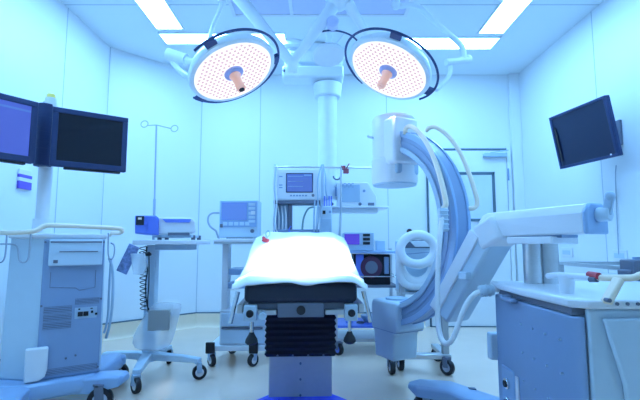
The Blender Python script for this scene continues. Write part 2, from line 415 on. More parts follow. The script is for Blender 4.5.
# pole and screens
px_, py_ = -1.645, 2.53
m = MB(); m.frus((px_, py_, 1.0), (px_, py_, 1.09), .052, .05); m.frus((px_, py_, 1.09), (px_, py_, 1.80), .038); m.build('pole', 'white', t)
m = MB(); m.frus((px_ + .01, py_ - .05, 1.40), (px_ + .01, py_ - .05, 1.77), .045, seg=24)
for z in (1.50, 1.60, 1.69): m.frus((px_ + .01, py_ - .05, z), (px_ + .01, py_ - .05, z + .012), .047, seg=24)
m.build('screen_hinge', 'bezel', t)
m = MB(); m.frus((px_ + .03, py_ - .04, 1.76), (px_ + .03, py_ - .04, 1.815), .03); m.build('pole_cap', 'white', t, .004)
m = MB(); m.frus((px_ + .03, py_ - .04, 1.815), (px_ + .03, py_ - .04, 1.84), .026, .022); m.build('yellow_cap', 'yellow', t, .004)['label'] = 'yellow cap'
u = V((.308, .22, 0)).normalized(); n = V((u.y, -u.x, 0))
a, b_ = at(52, 104.5, 2.38), at(127, 169.5, 2.62); zc = (at(52, 104.5, 2.38).z + at(52, 166, 2.38).z) / 2
c = V(((a.x + b_.x) / 2, 2.50, zc - .004))
d1, R1 = display(t, c, u, n, .40, .342, .05, 'screen', 'bezel', 'display', .030, chin=.034)
m = MB(R1); m.box((.02, -.02, -.176), (.30, .03, .012)); m.build('lower_lip', 'black', d1)
u = V((.09, .14, 0)).normalized(); n = V((u.y, -u.x, 0)); c = at(36, 133, 2.36); c = c - u * .21
d2, R2 = display(t, c, u, n, .42, .352, .05, 'lit', 'bezel', 'display', .032, chin=.036)
d2['label'] = 'display lit pale violet'
m = MB(R2); m.box((0, .004, .112), (.352, .006, .012)); m.build('menu_bar', 'lit2', d2)
m = MB(R2); m.box((.02, -.02, -.181), (.30, .03, .012)); m.build('lower_lip', 'black', d2)

# ------------------------------------------------------------------ small cart with drip pole (second from left)
cx, cy = -1.25, 3.20
t = thing('equipment_cart', 'slim white five-footed cart with a drip pole and a bag at its foot', 'medical cart', (cx, cy, 0))
hub = V((cx, cy, .13))
m = MB(); m.frus((cx, cy, .105), (cx, cy, .165), .075, .06); m.build('hub', 'white2', t, .005)
ends = [(-1.60, 3.26), (-1.17, 2.82), (-.845, 3.10), (-1.20, 3.50)]
for x, y in ends:
    p1 = V((x, y, .125)); d = (p1 - hub); d.z = 0; d.normalize(); s = V((-d.y, d.x, 0)); rings = []
    for f_, w, z0, z1 in ((0, .035, .11, .165), (.7, .03, .115, .155), (1.0, .026, .115, .145)):
        p = hub.lerp(p1, f_); rings.append([V((p.x, p.y, z)) + s * q for q, z in ((-w, z0), (w, z0), (w, z1), (-w, z1))])
    MB().loft(rings).build('leg', 'white2', t, .006)
    caster(t, x, y, .050, .12, math.atan2(d.y, d.x) + .6, 'white', .032)
m = MB(); m.b2(cx - .035, cx + .04, cy - .03, cy + .05, .15, .935); m.build('column', 'white2', t, .008)
m = MB(); a, b_ = at(140, 240, 3.15), at(201, 244.5, 3.15); m.b2(a.x, b_.x, 3.02, 3.42, b_.z, a.z); m.build('tray', 'white', t, .006)
m = MB(); a, b_ = at(158, 244, 3.18), at(189, 250, 3.18); m.b2(a.x, b_.x, 3.12, 3.38, b_.z, a.z); m.build('drawer_box', 'lgrey', t, .005)
# drip pole
m = MB(); pz = at(156.5, 125, 3.38); pb = at(153.5, 240, 3.38); m.frus(pb, pb.lerp(pz, .35), .010); m.frus(pb.lerp(pz, .35), pz, .0065)
l, r_ = at(147, 125.5, 3.33), at(171, 128.5, 3.43); m.tube([l, pz, r_], .004)
pole = m.build('drip_pole', 'cable', t)
for c0, sg in ((at(144.5, 124, 3.33), -1), (at(174.5, 128.5, 3.43), 1)):
    m = MB(); m.tube([c0 + V((.028 * math.cos(k), .006 * math.sin(k), .028 * math.sin(k))) for k in [x * PI / 10 for x in range(20)]], .0035, 8, closed=True); m.build('hook_ring', 'cable', pole)
# knob under the tray
m = MB(); p = at(146.5, 255, 3.06); m.frus(p, p + V((0, 0, .06)), .006); m.lathe([(.012, .012), (.02, .012), (.032, .0), (.034, -.012), (.02, -.018)], Matrix.Translation(p + V((0, 0, .01)))); m.build('clamp_knob', 'black', t)
# coiled black leads hanging beside the column
m = MB(); p0, p1 = at(142.5, 246, 3.08), at(143.5, 310, 3.10); pts = []
for i in range(12 * 15 + 1):
    k = i / (12 * 15); p = p0.lerp(p1, k); an = 2 * PI * i / 12; pts.append(p + V((.022 * math.cos(an), .018 * math.sin(an), 0)))
m.tube(pts, .0032, 6); co = m.build('coiled_lead', 'black', t)
m = MB(); m.tube([at(146, 262, 3.05), at(148, 270, 3.05), at(145, 285, 3.05), at(147, 308, 3.08), at(152, 312, 3.10)], .0045, 8, smooth=2)
m.tube([at(149, 256, 3.06), at(149, 285, 3.06), at(147.5, 300, 3.06), at(148, 312, 3.08)], .004, 8, smooth=2); m.build('hanging_lead', 'black', t)
# leaflet pocket
t2 = tag(MB(Matrix.Translation(at(128, 259, 3.02)) @ Matrix.Rotation(math.radians(24), 4, 'Y') @ Matrix.Rotation(.15, 4, 'Z')).box((0, 0, 0), (.075, .012, .205)).build('instruction_card', 'leaflet', None, .003),
         'printed blue-grey card hanging askew from the slim drip-pole cart', 'card')
tag(MB(Matrix.Translation(at(139, 263, 3.0)) @ Matrix.Rotation(math.radians(-12), 4, 'Y')).prism([(-.05, -.07), (.02, -.085), (.055, -.03), (.05, .06), (-.045, .075)], -.01, .01, Matrix(((1, 0, 0, 0), (0, 0, 1, 0), (0, 1, 0, 0), (0, 0, 0, 1)))).build('plastic_sleeve', 'bag', None, .004),
    'clear plastic sleeve hanging under the tray of the drip-pole cart', 'sleeve')
# bag round the foot of the column
rings = []
for f_, x0, x1, dy in ((0, 140, 160, .12), (.12, 132, 172, .15), (.4, 136, 172, .16), (.75, 146, 175, .13), (1., 148, 174, .10)):
    pass
m = MB(); rings = []
for py, x0, x1, dd in ((353, 140, 158, .10), (350, 128, 165, .15), (340, 127, 169, .17), (322, 137, 173, .15), (308, 146, 178, .12), (304, 150, 176, .10)):
    a, b_ = at(x0, py, 3.04), at(x1, py, 3.04); cxx = (a.x + b_.x) / 2; hw = (b_.x - a.x) / 2
    rings.append([V((cxx + hw * math.copysign(abs(math.cos(q)) ** .7, math.cos(q)), 3.13 + dd * .62 * math.sin(q) + .012 * math.sin(3 * q + py), a.z)) for q in [k * 2 * PI / 20 for k in range(20)]])
m.loft(rings); bagob = tag(m.build('plastic_bag', 'bag'), 'translucent white plastic bag tied round the foot of the drip-pole cart', 'bag')
bagob.modifiers.new('smooth', 'SUBSURF').render_levels = 1
m = MB(); m.px(148, 310, 169, 331, 3.035, .02); tag(m.build('document_folder', mat('grey_card', (.36, .36, .34), .6), None, .004), 'grey folder inside the translucent bag at the foot of the drip-pole cart', 'folder')

# electrosurgical unit lying on the cart tray
tz = at(140, 240, 3.15).z
t = thing('electrosurgical_unit', 'white medical console with a bright blue front end on the drip-pole cart', 'medical device', (-1.15, 3.2, tz))
a, b_ = at(157, 216, 3.12), at(196, 236, 3.12)
rings = []
for px, y0, y1 in ((135, 215.5, 233), (147, 215.5, 234.5), (156, 215.5, 235.0), (159, 218, 235)):
    rings.append([at(px, y1, 3.06), at(px, y1 - 1, 3.34) + V((0, 0, 0)), at(px, y0, 3.34), at(px, y0, 3.06)])
for r_ in rings:
    r_[1].z = r_[0].z; r_[2].z = r_[3].z
fr = MB().loft(rings).build('front_end', 'bluep', t, .008)
rings = []
for px, y0, y1 in ((157, 217, 234), (180, 217, 234), (192, 218, 233), (196, 222, 232)):
    p = [at(px, y1, 3.08), at(px, y1, 3.34), at(px, y0, 3.34), at(px, y0, 3.08)]; p[1].z = p[0].z; p[2].z = p[3].z; rings.append(p)
bd = MB().loft(rings).build('body', 'white', t, .010)
m = MB(); m.prism([(at(162, 219, 3.07).x, at(162, 219, 3.07).z), (at(191, 219, 3.07).x, at(191, 219, 3.07).z), (at(189, 222.5, 3.07).x, at(189, 222.5, 3.07).z), (at(166, 222.5, 3.07).x, at(166, 222.5, 3.07).z)], 0, .01, Matrix(((1, 0, 0, 0), (0, 0, 1, 3.07), (0, 1, 0, 0), (0, 0, 0, 1))))
m.build('side_stripe', 'bluep', bd)
m = MB(); m.px(136, 216, 143.5, 225, 3.052, .02); dp = m.build('display_window', 'black', fr, .002)
m = MB(); m.px(138, 217.5, 141.5, 219.5, 3.049, .01); m.build('digits', 'cream', dp)
m = MB(); m.frus(at(146, 223, 3.062), at(146, 223, 3.045), .012); m.frus(at(147, 229, 3.062), at(147, 229, 3.048), .010); m.build('dial', 'bluep', fr)
m = MB(); m.px(152, 235, 191, 237.5, 3.10, .2); m.build('base_tray', 'lgrey', t, .003)
m = MB(); m.px(168, 232.5, 189, 235.5, 3.07, .02); m.build('under_slot', 'dgrey', t)
for x in (158, 192):
    for dy in (.03, .18):
        p = at(x, 238, 3.14); m = MB(); m.frus((p.x, p.y + dy, tz), (p.x, p.y + dy, tz + .035), .015); m.build('rubber_foot', 'dgrey', t)

# ------------------------------------------------------------------ drawer cart with monitor (third from left)
x0, x1, y0, y1 = -.86, -.42, 3.42, 3.80
t = thing('drawer_cart', 'white two-post cart with low drawers carrying the pale blue-screened monitor', 'medical cart', ((x0 + x1) / 2, 3.6, 0))
m = MB(); m.b2(x0 + .06, x0 + .11, y0 + .10, y0 + .22, .16, .955); m.build('post', 'white', t, .005)
m = MB(); m.b2(x1 - .08, x1 - .03, y0 + .10, y0 + .22, .16, .955); m.build('post', 'white', t, .005)
m = MB(); m.b2(x0 + .01, x1, y0, y1, .955, .985); m.build('top_shelf', 'white', t, .006)
m = MB(); m.b2(x0 + .01, x1, y0 + .005, y1, .94, .955); m.build('shelf_lip', 'steel', t)
for z in (.69, .58): MB().b2(x0 + .11, x1 - .08, y0 + .12, y1 - .03, z, z + .05).build('shelf', 'grey2', t, .004)
m = MB(); m.b2(x0 + .07, x1, y0 + .02, y1, .155, .42); dbx = m.build('drawer_unit', 'white', t, .006)
for z0, z1 in ((.17, .275), (.30, .40)):
    d_ = MB().b2(x0 + .085, x1 - .015, y0 + .005, y0 + .03, z0, z1).build('drawer', 'white2', t, .004)
MB().b2(x0 + .09, x1 - .03, y0 + .0, y0 + .02, .28, .292).build('drawer_gap', 'dgrey', t)
m = MB(); m.b2(x0 - .01, x1 + .01, y0 - .01, y1 + .01, .115, .155); m.build('base', 'white', t, .006)
for x, y in ((x0 + .02, y0), (x1 - .10, y0), (x0 + .10, y1), (x1, y1)):
    caster(t, x, y, .047, .118, -.9 if x < -.6 else -2.2, 'white', .034)
for x in (x0 + .005, x1 - .10): MB().b2(x - .03, x + .04, y0 - .028, y0 - .008, .10, .185).build('bumper', 'black', t, .006)
m = MB(); m.tube([(x0 + .0, y0 + .12, 1.05), (x0 - .06, y0 + .12, 1.09), (x0 - .075, y0 + .12, 1.16), (x0 - .04, y0 + .12, 1.20), (x0 + .02, y0 + .14, 1.20)], .008, 10, smooth=2)
m.tube([(x0 + .0, y0 + .12, 1.05), (x0 + .02, y0 + .14, .985)], .008, 10); m.build('hand_loop', 'cable', t)

t = thing('vital_signs_monitor', 'boxy pale blue-screened monitor standing on the two-post drawer cart', 'monitor', (-.68, 3.6, .985))
a, b_ = at(219.5, 200, 3.56), at(257.5, 235.5, 3.56)
m = MB(); m.b2(a.x, b_.x, 3.56, 3.78, .995, a.z); bd = m.build('housing', 'white2', t, .008)
m = MB(); m.px(220.5, 201, 256.5, 227, 3.552, .01); m.build('front_panel', 'grey2', bd, .003)
m = MB(); m.px(222, 202.5, 246.5, 220, 3.546, .01); m.build('screen', 'lit3', bd)
m = MB()
for i, yy in enumerate((203, 207, 212, 216, 220)): m.px(248.5, yy, 255, yy + 2.6, 3.546, .01)
for i in range(5): m.px(223 + i * 5.5, 222, 227 + i * 5.5, 225.5, 3.546, .01)
m.build('keys', 'white2', bd, .001)
m = MB(); m.px(251, 211, 255, 214.5, 3.543, .01); m.build('bright_key', 'white', bd)
m = MB(); p = at(252.5, 231, 3.56); m.frus(p, p - V((0, .02, 0)), .016); m.build('knob', 'dgrey', bd, .003)
m = MB(); m.px(219.8, 224, 222.5, 227.5, 3.545, .01); m.build('port', 'dgrey', bd)
m = MB(); m.b2(a.x + .06, b_.x - .04, 3.58, 3.75, .985, .997); m.build('foot_bar', 'dgrey', t)

# ------------------------------------------------------------------ anaesthesia machine behind the table
AY = 3.95
t = thing('anaesthesia_machine', 'white anaesthesia machine with rails and hoses behind the head of the table', 'medical machine', (-.18, AY + .2, 0))
def xz(px, py, Y=AY): return at(px, py, Y)
a, b_ = xz(274, 237), xz(326, 243)
m = MB(); m.b2(a.x - .01, b_.x + .02, AY, AY + .45, 1.03, 1.075); m.build('work_top', 'grey', t, .006)
m = MB(); m.b2(a.x + .02, b_.x - .02, AY + .04, AY + .42, .16, 1.03); cab = m.build('cabinet', 'white2', t, .01)
for z0, z1 in ((.22, .42), (.45, .65), (.68, .90)): MB().b2(a.x + .05, b_.x - .05, AY + .02, AY + .06, z0, z1).build('drawer', 'white', t, .006)
m = MB(); m.b2(a.x - .02, b_.x + .02, AY - .02, AY + .46, .105, .16); m.build('base', 'lgrey', t, .01)
for x in (a.x + .02, b_.x - .02):
    for y in (AY + .02, AY + .40): caster(t, x, y, .045, .11, -1.2, 'wheel', .03)
# uprights and top rail
for px in (274.5, 322.5):
    p0, p1 = xz(px, 240), xz(px, 164); MB().b2(p0.x - .014, p0.x + .014, AY + .0, AY + .05, 1.07, p1.z).build('upright', 'white2', t, .004)
m = MB(); m.tube([xz(274, 167), xz(388, 168)], .008, 10); p = xz(387, 165); m.b2(p.x - .02, p.x + .02, AY - .02, AY + .03, p.z - .05, p.z + .03); m.build('top_rail', 'steel', t)
# monitor shelf
m = MB(); m.b2(xz(276, 0).x, xz(321, 0).x, AY - .03, AY + .19, xz(0, 204).z, xz(0, 200.5).z); m.build('monitor_shelf', 'dgrey', t, .004)
m = MB(); m.px(276, 204, 291, 236, AY + .05, .2); m.build('gas_block', 'lgrey', t, .01)
m = MB(); m.px(288, 204, 292, 234, AY + .03, .05); m.build('gas_block_edge', 'dgrey', t, .004)
m = MB()
for i, px in enumerate((278, 281.5, 285)): m.tube([xz(px, 206, AY + .02), xz(px + 1.5, 218, AY + .01), xz(px + .5, 234, AY + .02)], .007, 8, smooth=2)
m.build('flow_tubes', 'white', t)
m = MB(); m.tube([xz(291, 226, AY - .02), xz(288, 231, AY - .03), xz(293, 234, AY - .03), xz(290, 237, AY - .02)], .006, 8, smooth=2); m.build('valve_tube', 'bluep', t)
m = MB(); m.tube([xz(302, 234, AY + .03), xz(303, 218, AY + .03), xz(308, 208, AY + .03), xz(314, 207, AY + .03)], .009, 10, smooth=2); m.build('breathing_hose', mat('green_grey_hose', (.30, .45, .42), .5), t)
m = MB()
for px, dx in ((315, -1), (318, 1), (320.5, 2)): m.tube([xz(px, 200, AY - .04), xz(px + dx, 212, AY - .05), xz(px - 1, 232, AY - .02)], .007, 8, smooth=2)
m.tube([xz(323, 165, AY - .03), xz(326, 178, AY - .04), xz(325, 190, AY - .04), xz(328, 200, AY - .03)], .006, 8, smooth=2)
m.tube([xz(321.5, 165, AY - .03), xz(317, 180, AY - .04), xz(318, 198, AY - .04), xz(316, 230, AY - .03)], .005, 8, smooth=2)
m.build('sensor_leads', 'bluep' if False else 'lgrey', t)
m = MB()
for px in (275, 277.5): m.tube([xz(px, 166, AY - .03), xz(px - 2, 185, AY - .04), xz(px, 205, AY - .05), xz(px - 3, 225, AY - .04), xz(px + 2, 238, AY - .03)], .006, 8, smooth=2)
m.build('hanging_tube', 'hose', t)
# pump module on the side
m = MB(); m.px(319.5, 206, 332, 235, AY - .04, .12); pm = m.build('vaporiser', 'white2', t, .008)
m = MB(); m.px(320.5, 219, 331, 234, AY - .046, .01); m.build('lower_panel', 'lgrey', pm, .003)
m = MB(); m.px(321.8, 210.5, 325.5, 214, AY - .046, .01); m.build('gauge', 'black', pm, .002)
m = MB(); p = xz(330, 212, AY - .04); m.frus(p, p - V((0, .02, 0)), .012); m.build('dial', 'grey', pm)
m = MB()
for i in range(4): m.px(324 + i * 2.2, 196, 325.4 + i * 2.2, 206, AY - .03, .012)
m.build('cartridges', 'bluep', t, .001)

t = thing('patient_monitor', 'white patient monitor with a dark screen on the shelf above the sheeted table', 'monitor', (-.2, AY + .1, xz(0, 200.5).z))
sz = xz(0, 200.5).z
a, b_ = xz(277, 168.5, AY - .02), xz(320, 200.5, AY - .02)
m = MB(); m.b2(a.x, b_.x, AY - .02, AY + .18, sz, a.z); bd = m.build('housing', 'white', t, .01)
m = MB(); m.px(286, 173, 313, 192.5, AY - .026, .02); m.build('screen_frame', 'bezel', bd, .003)
m = MB(); m.px(287, 174, 312, 191.5, AY - .030, .01); m.build('screen', 'lit2', bd)
m = MB()
for yy in (176, 181, 186): m.px(288, yy, 303, yy + .5, AY - .033, .005)
m.px(304, 174.5, 311.5, 176, AY - .033, .005)
m.build('traces', 'grey2', bd)
m = MB()
for i in range(6): m.px(290 + i * 3, 194.8, 292 + i * 3, 196.2, AY - .024, .01)
m.build('keys', 'grey', bd)
for yy in (176, 184.5, 187): MB().px(279, yy, 282.5, yy + 1.1, AY - .024, .01).build('side_key', 'grey', bd)
m = MB(); p = xz(313, 195.5, AY - .02); m.frus(p, p - V((0, .02, 0)), .013); m.build('knob', 'dgrey', bd)
m = MB(); m.tube([at(283, 169, AY + .05), at(284, 166.5, AY + .05), at(311, 166.5, AY + .05), at(312, 169, AY + .05)], .008, 8); m.build('handle', 'white', bd)

# red clip on the rail
p = xz(346, 169, AY - .02)
t = thing('manifold_clip', 'dark red tap block clipped on the end of the long rail', 'clip', (p.x, p.y, p.z - .04))
m = MB(); m.box((p.x, p.y, p.z - .02), (.05, .03, .045), rz=.2); m.box((p.x - .02, p.y, p.z + .01), (.03, .03, .04)); m.build('body', 'darkred', t, .005)
m = MB(); m.tube([p + V((.0, 0, .0)), p + V((.03, 0, .05))], .005); m.tube([p + V((-.02, 0, .0)), p + V((-.045, 0, .03))], .005); m.build('tap', 'darkred', t)

# ------------------------------------------------------------------ ceiling supply pendant with shelf
PY = 4.25
t = thing('supply_pendant', 'pale ceiling pendant with a thick column and a side shelf behind the machines', 'ceiling pendant', (.04, PY, ZC))
a, b_ = at(289, 50, PY - .12), at(343, 61, PY - .12)
m = MB(); m.b2(a.x, b_.x, PY - .12, PY + .10, b_.z, a.z); m.build('upper_arm', 'lampbody', t, .02)
a, b_ = at(282, 65, PY - .15), at(344, 77, PY - .15)
m = MB(); m.b2(a.x, b_.x, PY - .15, PY + .08, b_.z, a.z); m.build('lower_arm', 'lampbody', t, .02)
p = at(284, 71, PY - .15); m = MB(); m.frus(p, p + V((0, -.02, 0)), .012); m.build('brake_knob', 'dgrey', t)
c0 = at(327.5, 90, PY); zb = at(327, 200, PY).z
m = MB(); m.frus((c0.x, PY, at(0, 98, PY).z), (c0.x, PY, at(0, 85, PY).z), .135, .15, 28); m.build('joint', 'lampbody', t, .01)
m = MB(); m.frus((c0.x, PY, zb), (c0.x, PY, c0.z), .095, seg=28); m.build('column', 'lampbody', t)
m = MB(); m.frus((-.28, PY, 2.65), (-.28, PY, ZC), .09, seg=24); m.frus((-.28, PY, ZC - .05), (-.28, PY, ZC), .17, seg=28); m.build('ceiling_mount', 'lampbody', t)
m = MB(); m.frus((-.02, PY, at(0, 58, PY).z - .02), (-.02, PY, at(0, 48, PY).z), .14, .13, 28); m.build('elbow', 'lampbody', t, .01)
SY = 4.12; sz = at(0, 206, SY).z
m = MB(); a, b_ = at(331, 204, SY), at(389, 207, SY); m.b2(a.x - .05, b_.x, SY, SY + .32, sz - .02, sz); sh = m.build('shelf', 'white', t, .006)
m = MB(); m.b2(c0.x, b_.x - .1, SY + .05, SY + .2, sz - .06, sz - .02); m.build('shelf_bracket', 'white', t, .004)
m = MB(); m.tube([at(341, 167, SY - .05), at(341, 206, SY - .05)], .010, 10); m.tube([at(341, 206, SY - .05), at(339.5, 240, SY - .05)], .012, 10); m.build('accessory_pole', 'steel', t)
m = MB()
for x in (360, 332): p = at(x, 204, SY - .01); m.ball(p, .016)
p = at(371, 204, SY - .01); m.b2(p.x - .03, p.x + .03, SY - .02, SY, p.z - .015, p.z + .012)
m.build('shelf_knobs', 'dgrey', sh)
m = MB(); c1 = at(337, 176, SY - .03); m.tube([c1 + V((.035 * math.cos(k * .35 + PI), 0, .035 * math.sin(k * .35 + PI))) for k in range(10)], .008, 8); m.build('hook', 'dgrey', t)

t = thing('infusion_device', 'white box-shaped device with a sloped side standing on the pendant shelf', 'medical device', (.28, SY + .15, sz))
a, b_ = at(337, 182, SY + .03), at(368, 205, SY + .03)
poly = [(a.x, sz), (at(374, 0, SY + .03).x, sz), (at(374, 0, SY + .03).x, at(0, 196, SY).z), (b_.x, a.z), (a.x, a.z)]
m = MB(); m.prism(poly, SY + .03, SY + .28, Matrix(((1, 0, 0, 0), (0, 0, 1, 0), (0, 1, 0, 0), (0, 0, 0, 1)))); bd = m.build('housing', 'white', t, .008)
m = MB(); m.px(342, 184.5, 360, 202, SY + .024, .01); m.build('front_panel', 'lgrey', bd, .004)
m = MB()
for i in range(14): p = at(341 + (i % 7) * 2, 183.5 + (i // 7) * 2.4 + (i % 2), SY + .02); m.ball(p, .0065, 8)
m.build('buttons', 'grey', bd)
m = MB(); p = at(364, 191, SY + .03); m.frus(p, p - V((0, .015, 0)), .013); m.build('knob', 'grey', bd)
m = MB(); m.px(335, 187, 337, 196, SY + .0, .03); m.build('side_grip', 'grey', bd)

# ------------------------------------------------------------------ equipment rack right of the table
RY = 3.75
t = thing('equipment_rack', 'open steel-framed trolley with blue-lined shelves beside the head of the table', 'trolley', (.4, RY + .2, 0))
x0, x1 = at(335, 0, RY).x, at(393, 0, RY).x
for x in (x0, x1):
    for y in (RY, RY + .38): MB().b2(x - .012, x + .012, y - .012, y + .012, .11, .90).build('post', 'steel', t)
m = MB()
z = at(0, 253.5, RY).z
for zz in (z, at(0, 276.5, RY).z): m.tube([(x0, RY, zz), (x1, RY, zz), (x1, RY + .38, zz), (x0, RY + .38, zz)], .006, 8, closed=True)
m.build('guard_rail', 'chrome', t)
z_low, z_mid, z_top = .24, .58, at(0, 251, RY).z
for zz, mm in ((.225, 'bluep'), (.565, 'dgrey'), (z_top - .02, 'grey2')):
    MB().b2(x0, x1, RY - .005, RY + .39, zz, zz + .02).build('shelf', mm, t, .003)
for x in (x0 + .02, x1 - .02):
    for y in (RY + .0, RY + .38): caster(t, x, y, .05, .115, 2.2, 'bluep', .035)
m = MB(); m.b2(x0, x1, RY - .01, RY + .39, .112, .135); m.build('base_frame', 'steel', t)

t = thing('purple_screen_console', 'pale console with a purple lit screen and three black keys on top of the trolley', 'medical device', (.33, RY + .15, z_top))
a, b_ = at(344, 232.5, RY + .02), at(374, 247, RY + .02)
zt = z_top + .002
m = MB(); m.b2(a.x, b_.x, RY + .02, RY + .3, zt, a.z); bd = m.build('housing', 'lgrey', t, .006)
m = MB(); m.px(344.5, 234, 359.5, 244.5, RY + .015, .01); m.build('screen', 'purplelit', bd)
for i in range(3):
    m = MB(); m.px(363, 233.7 + i * 4.1, 370, 236.4 + i * 4.1, RY + .014, .01); m.build('key', 'black', bd, .001)
m = MB(); p = at(381, 246, RY + .1); tag(m.b2(p.x - .04, p.x + .04, RY + .1, RY + .2, zt, zt + .09).build('supply_box', 'white2', None, .006), 'small pale box beside the purple-screened console on the trolley', 'box')

t = thing('suction_unit', 'black suction machine with a round drum behind rails under the purple-screened console', 'medical device', (.4, RY + .2, .585))
a, b_ = at(354, 253, RY + .03), at(391, 279, RY + .03)
m = MB(); m.b2(a.x, b_.x, RY + .06, RY + .34, .585, z_top - .03); bd = m.build('housing', 'black', t, .008)
c1 = at(371, 267, RY + .05)
m = MB(); m.lathe([(.05, .0), (.085, .0), (.095, .02), (.095, .05)], Matrix.Translation(c1) @ Matrix.Rotation(PI / 2, 4, 'X') @ Matrix.Translation((0, 0, -.02))); m.build('drum', mat('dark_purple_drum', (.10, .03, .07), .35), bd)
m = MB(); m.lathe([(.02, .0), (.05, .0), (.055, .02)], Matrix.Translation(c1 - V((0, .02, 0))) @ Matrix.Rotation(PI / 2, 4, 'X')); m.build('drum_hub', 'dgrey', bd)
m = MB(); m.px(356, 254.5, 364, 278, RY + .03, .03); m.build('side_block', 'bluep', bd, .004)
m = MB(); m.px(384, 257, 389, 274, RY + .04, .03); m.build('gauge_panel', 'grey', bd, .004)
def lowstuff(px, py0, py1, w, mm, nm, label, cat):
    a, b_ = at(px - w, py0, RY + .06), at(px + w, py1, RY + .06)
    m = MB(); cxx = (a.x + b_.x) / 2; r = (b_.x - a.x) / 2
    m.lathe([(r * .7, 0), (r, .01), (r, a.z - .245 - .02), (r * .5, a.z - .245)], Matrix.Translation((cxx, RY + .12, .246)), 20); return tag(m.build(nm, mm), label, cat)
lowstuff(350, 321, 333, 4.5, 'bluep', 'bottle', 'small bright blue bottle low on the trolley shelf beside the table', 'bottle')
lowstuff(361, 324, 333, 4, 'dgrey', 'jar', 'dark grey jar low on the trolley shelf beside the blue bottle', 'jar')
m = MB(); m.lathe([(.05, 0), (.085, .03), (.095, .09), (.06, .10)], Matrix.Translation((at(371, 0, RY).x, RY + .15, .586 - .0)), 24)
m.bm.free()
a = at(372, 280, RY); tag(MB().lathe([(.05, 0), (.08, .03), (.085, .06)], Matrix.Translation((a.x, RY + .18, .246)), 24).build('bowl', 'grey2'), 'blue-grey bowl on the bottom shelf of the trolley beside the table', 'bowl')

# ------------------------------------------------------------------ operating table
TX = -.085
t = thing('operating_table', 'black padded operating table on a steel column in the middle of the floor', 'operating table', (TX, 2.5, 0))
# padded top, three sections
def padsec(y0, z0, y1, z1, w=.255, th=.085):
    d = V((0, y1 - y0, z1 - z0)).normalized(); nrm = V((0, -d.z, d.y))
    rings = []
    for y, z in ((y0, z0), (y1, z1)):
        p = V((TX, y, z)); rings.append([p + V((-w, 0, 0)) - nrm * th, p + V((w, 0, 0)) - nrm * th, p + V((w, 0, 0)), p + V((-w, 0, 0))])
    return MB().loft(rings).build('mattress', 'pad', t, .022, 3)
padsec(1.95, .767, 2.76, .767); padsec(2.775, .772, 3.22, 1.000, .27)
m = MB(); m.b2(TX - .24, TX + .24, 1.98, 2.74, .65, .682); m.build('table_frame', 'dgrey', t, .005)
m = MB(); m.b2(TX - .105, TX + .105, 1.955, 2.0, .618, .682); cb = m.build('cross_beam', 'dgrey', t, .004)
m = MB(); m.frus((TX, 1.956, .650), (TX, 1.948, .650), .020, seg=24); m.build('socket', 'black', cb)
for sx in (-1, 1):
    x = TX + sx * .225
    m = MB(); m.b2(x - .012 + sx * .05, x + .012 + sx * .05, 1.97, 2.72, .635, .675); m.build('side_rail', 'steel', t, .002)
    m = MB(); m.b2(x - .028, x + .028, 1.93, 1.99, .605, .675); cl = m.build('rail_clamp', 'cream' if False else 'white2', t, .005)
    m = MB(); m.frus((x, 1.932, .640), (x, 1.915, .640), .017, .015, 24); m.build('clamp_knob', 'black', cl, .003)
    m = MB(); m.tube([(x - sx * .006, 1.96, .61), (x - sx * .006, 1.96, .52)], .009); m.build('clamp_stem', 'chrome', cl)
    m = MB(); m.lathe([(.010, .04), (.014, .03), (.026, .010), (.029, -.003), (.02, -.012), (.009, -.016)], Matrix.Translation((x - sx * .006, 1.96, .515)), 20); m.build('star_knob', 'black', cl)
    m = MB(); m.tube([(x + sx * .055, 1.94, .735), (x + sx * .07, 1.935, .67), (x + sx * .085, 1.93, .60)], .010, 10, smooth=1); m.build('release_lever', 'chrome', t)
    m = MB(); m.b2(x - sx * .03, x - sx * .115, 1.96, 1.985, .628, .650); m.build('bracket_bar', 'steel', t, .003)
m = MB(); m.frus((TX - .17, 1.96, .628), (TX - .17, 1.93, .628), .018); m.build('lock_screw', 'white2', t, .003)
# bellows column
m = MB(); n_ = 9; prof = []
z0, z1 = .358, .632
rings = []
for i in range(2 * n_ + 1):
    k = 0 if i % 2 else -.010; z = z0 + (z1 - z0) * i / (2 * n_); hx, hy = .188 + k, .17 + k
    rings.append([V((TX + sx * hx, 2.47 + sy * hy, z)) for sx, sy in ((-1, -1), (1, -1), (1, 1), (-1, 1))])
m.loft(rings); m.build('bellows', 'bellow', t, sharp=10)
m = MB(); m.b2(TX - .166, TX + .166, 2.32, 2.62, .115, .36); col = m.build('column', 'steel2', t, .006)
m = MB()
for zz in (.16, .24, .32): m.frus((TX, 2.322, zz), (TX, 2.314, zz), .006, seg=10)
m.build('screws', 'dgrey', col)
m = MB()
for x in (-.12, -.04, .04, .12):
    for z in (.366, .624): m.frus((TX + x, 2.305, z), (TX + x, 2.292, z), .005, seg=8)
m.build('studs', 'dgrey', t)
# base with blue cover
bp = [(TX - .36, 1.75), (TX + .36, 1.75), (TX + .35, 2.12), (TX + .29, 2.22), (TX + .17, 2.37), (TX + .15, 3.1), (TX + .22, 3.3), (TX - .22, 3.3), (TX - .15, 3.1), (TX - .17, 2.37), (TX - .29, 2.22), (TX - .35, 2.12)]
m = MB(); m.prism(bp, .03, .152); m.build('base_cover', 'blue', t, .012)['label'] = 'bright blue base cover'
m = MB(); m.prism(shrink(bp, .95), 0, .035); m.build('base_plate', 'dgrey', t)

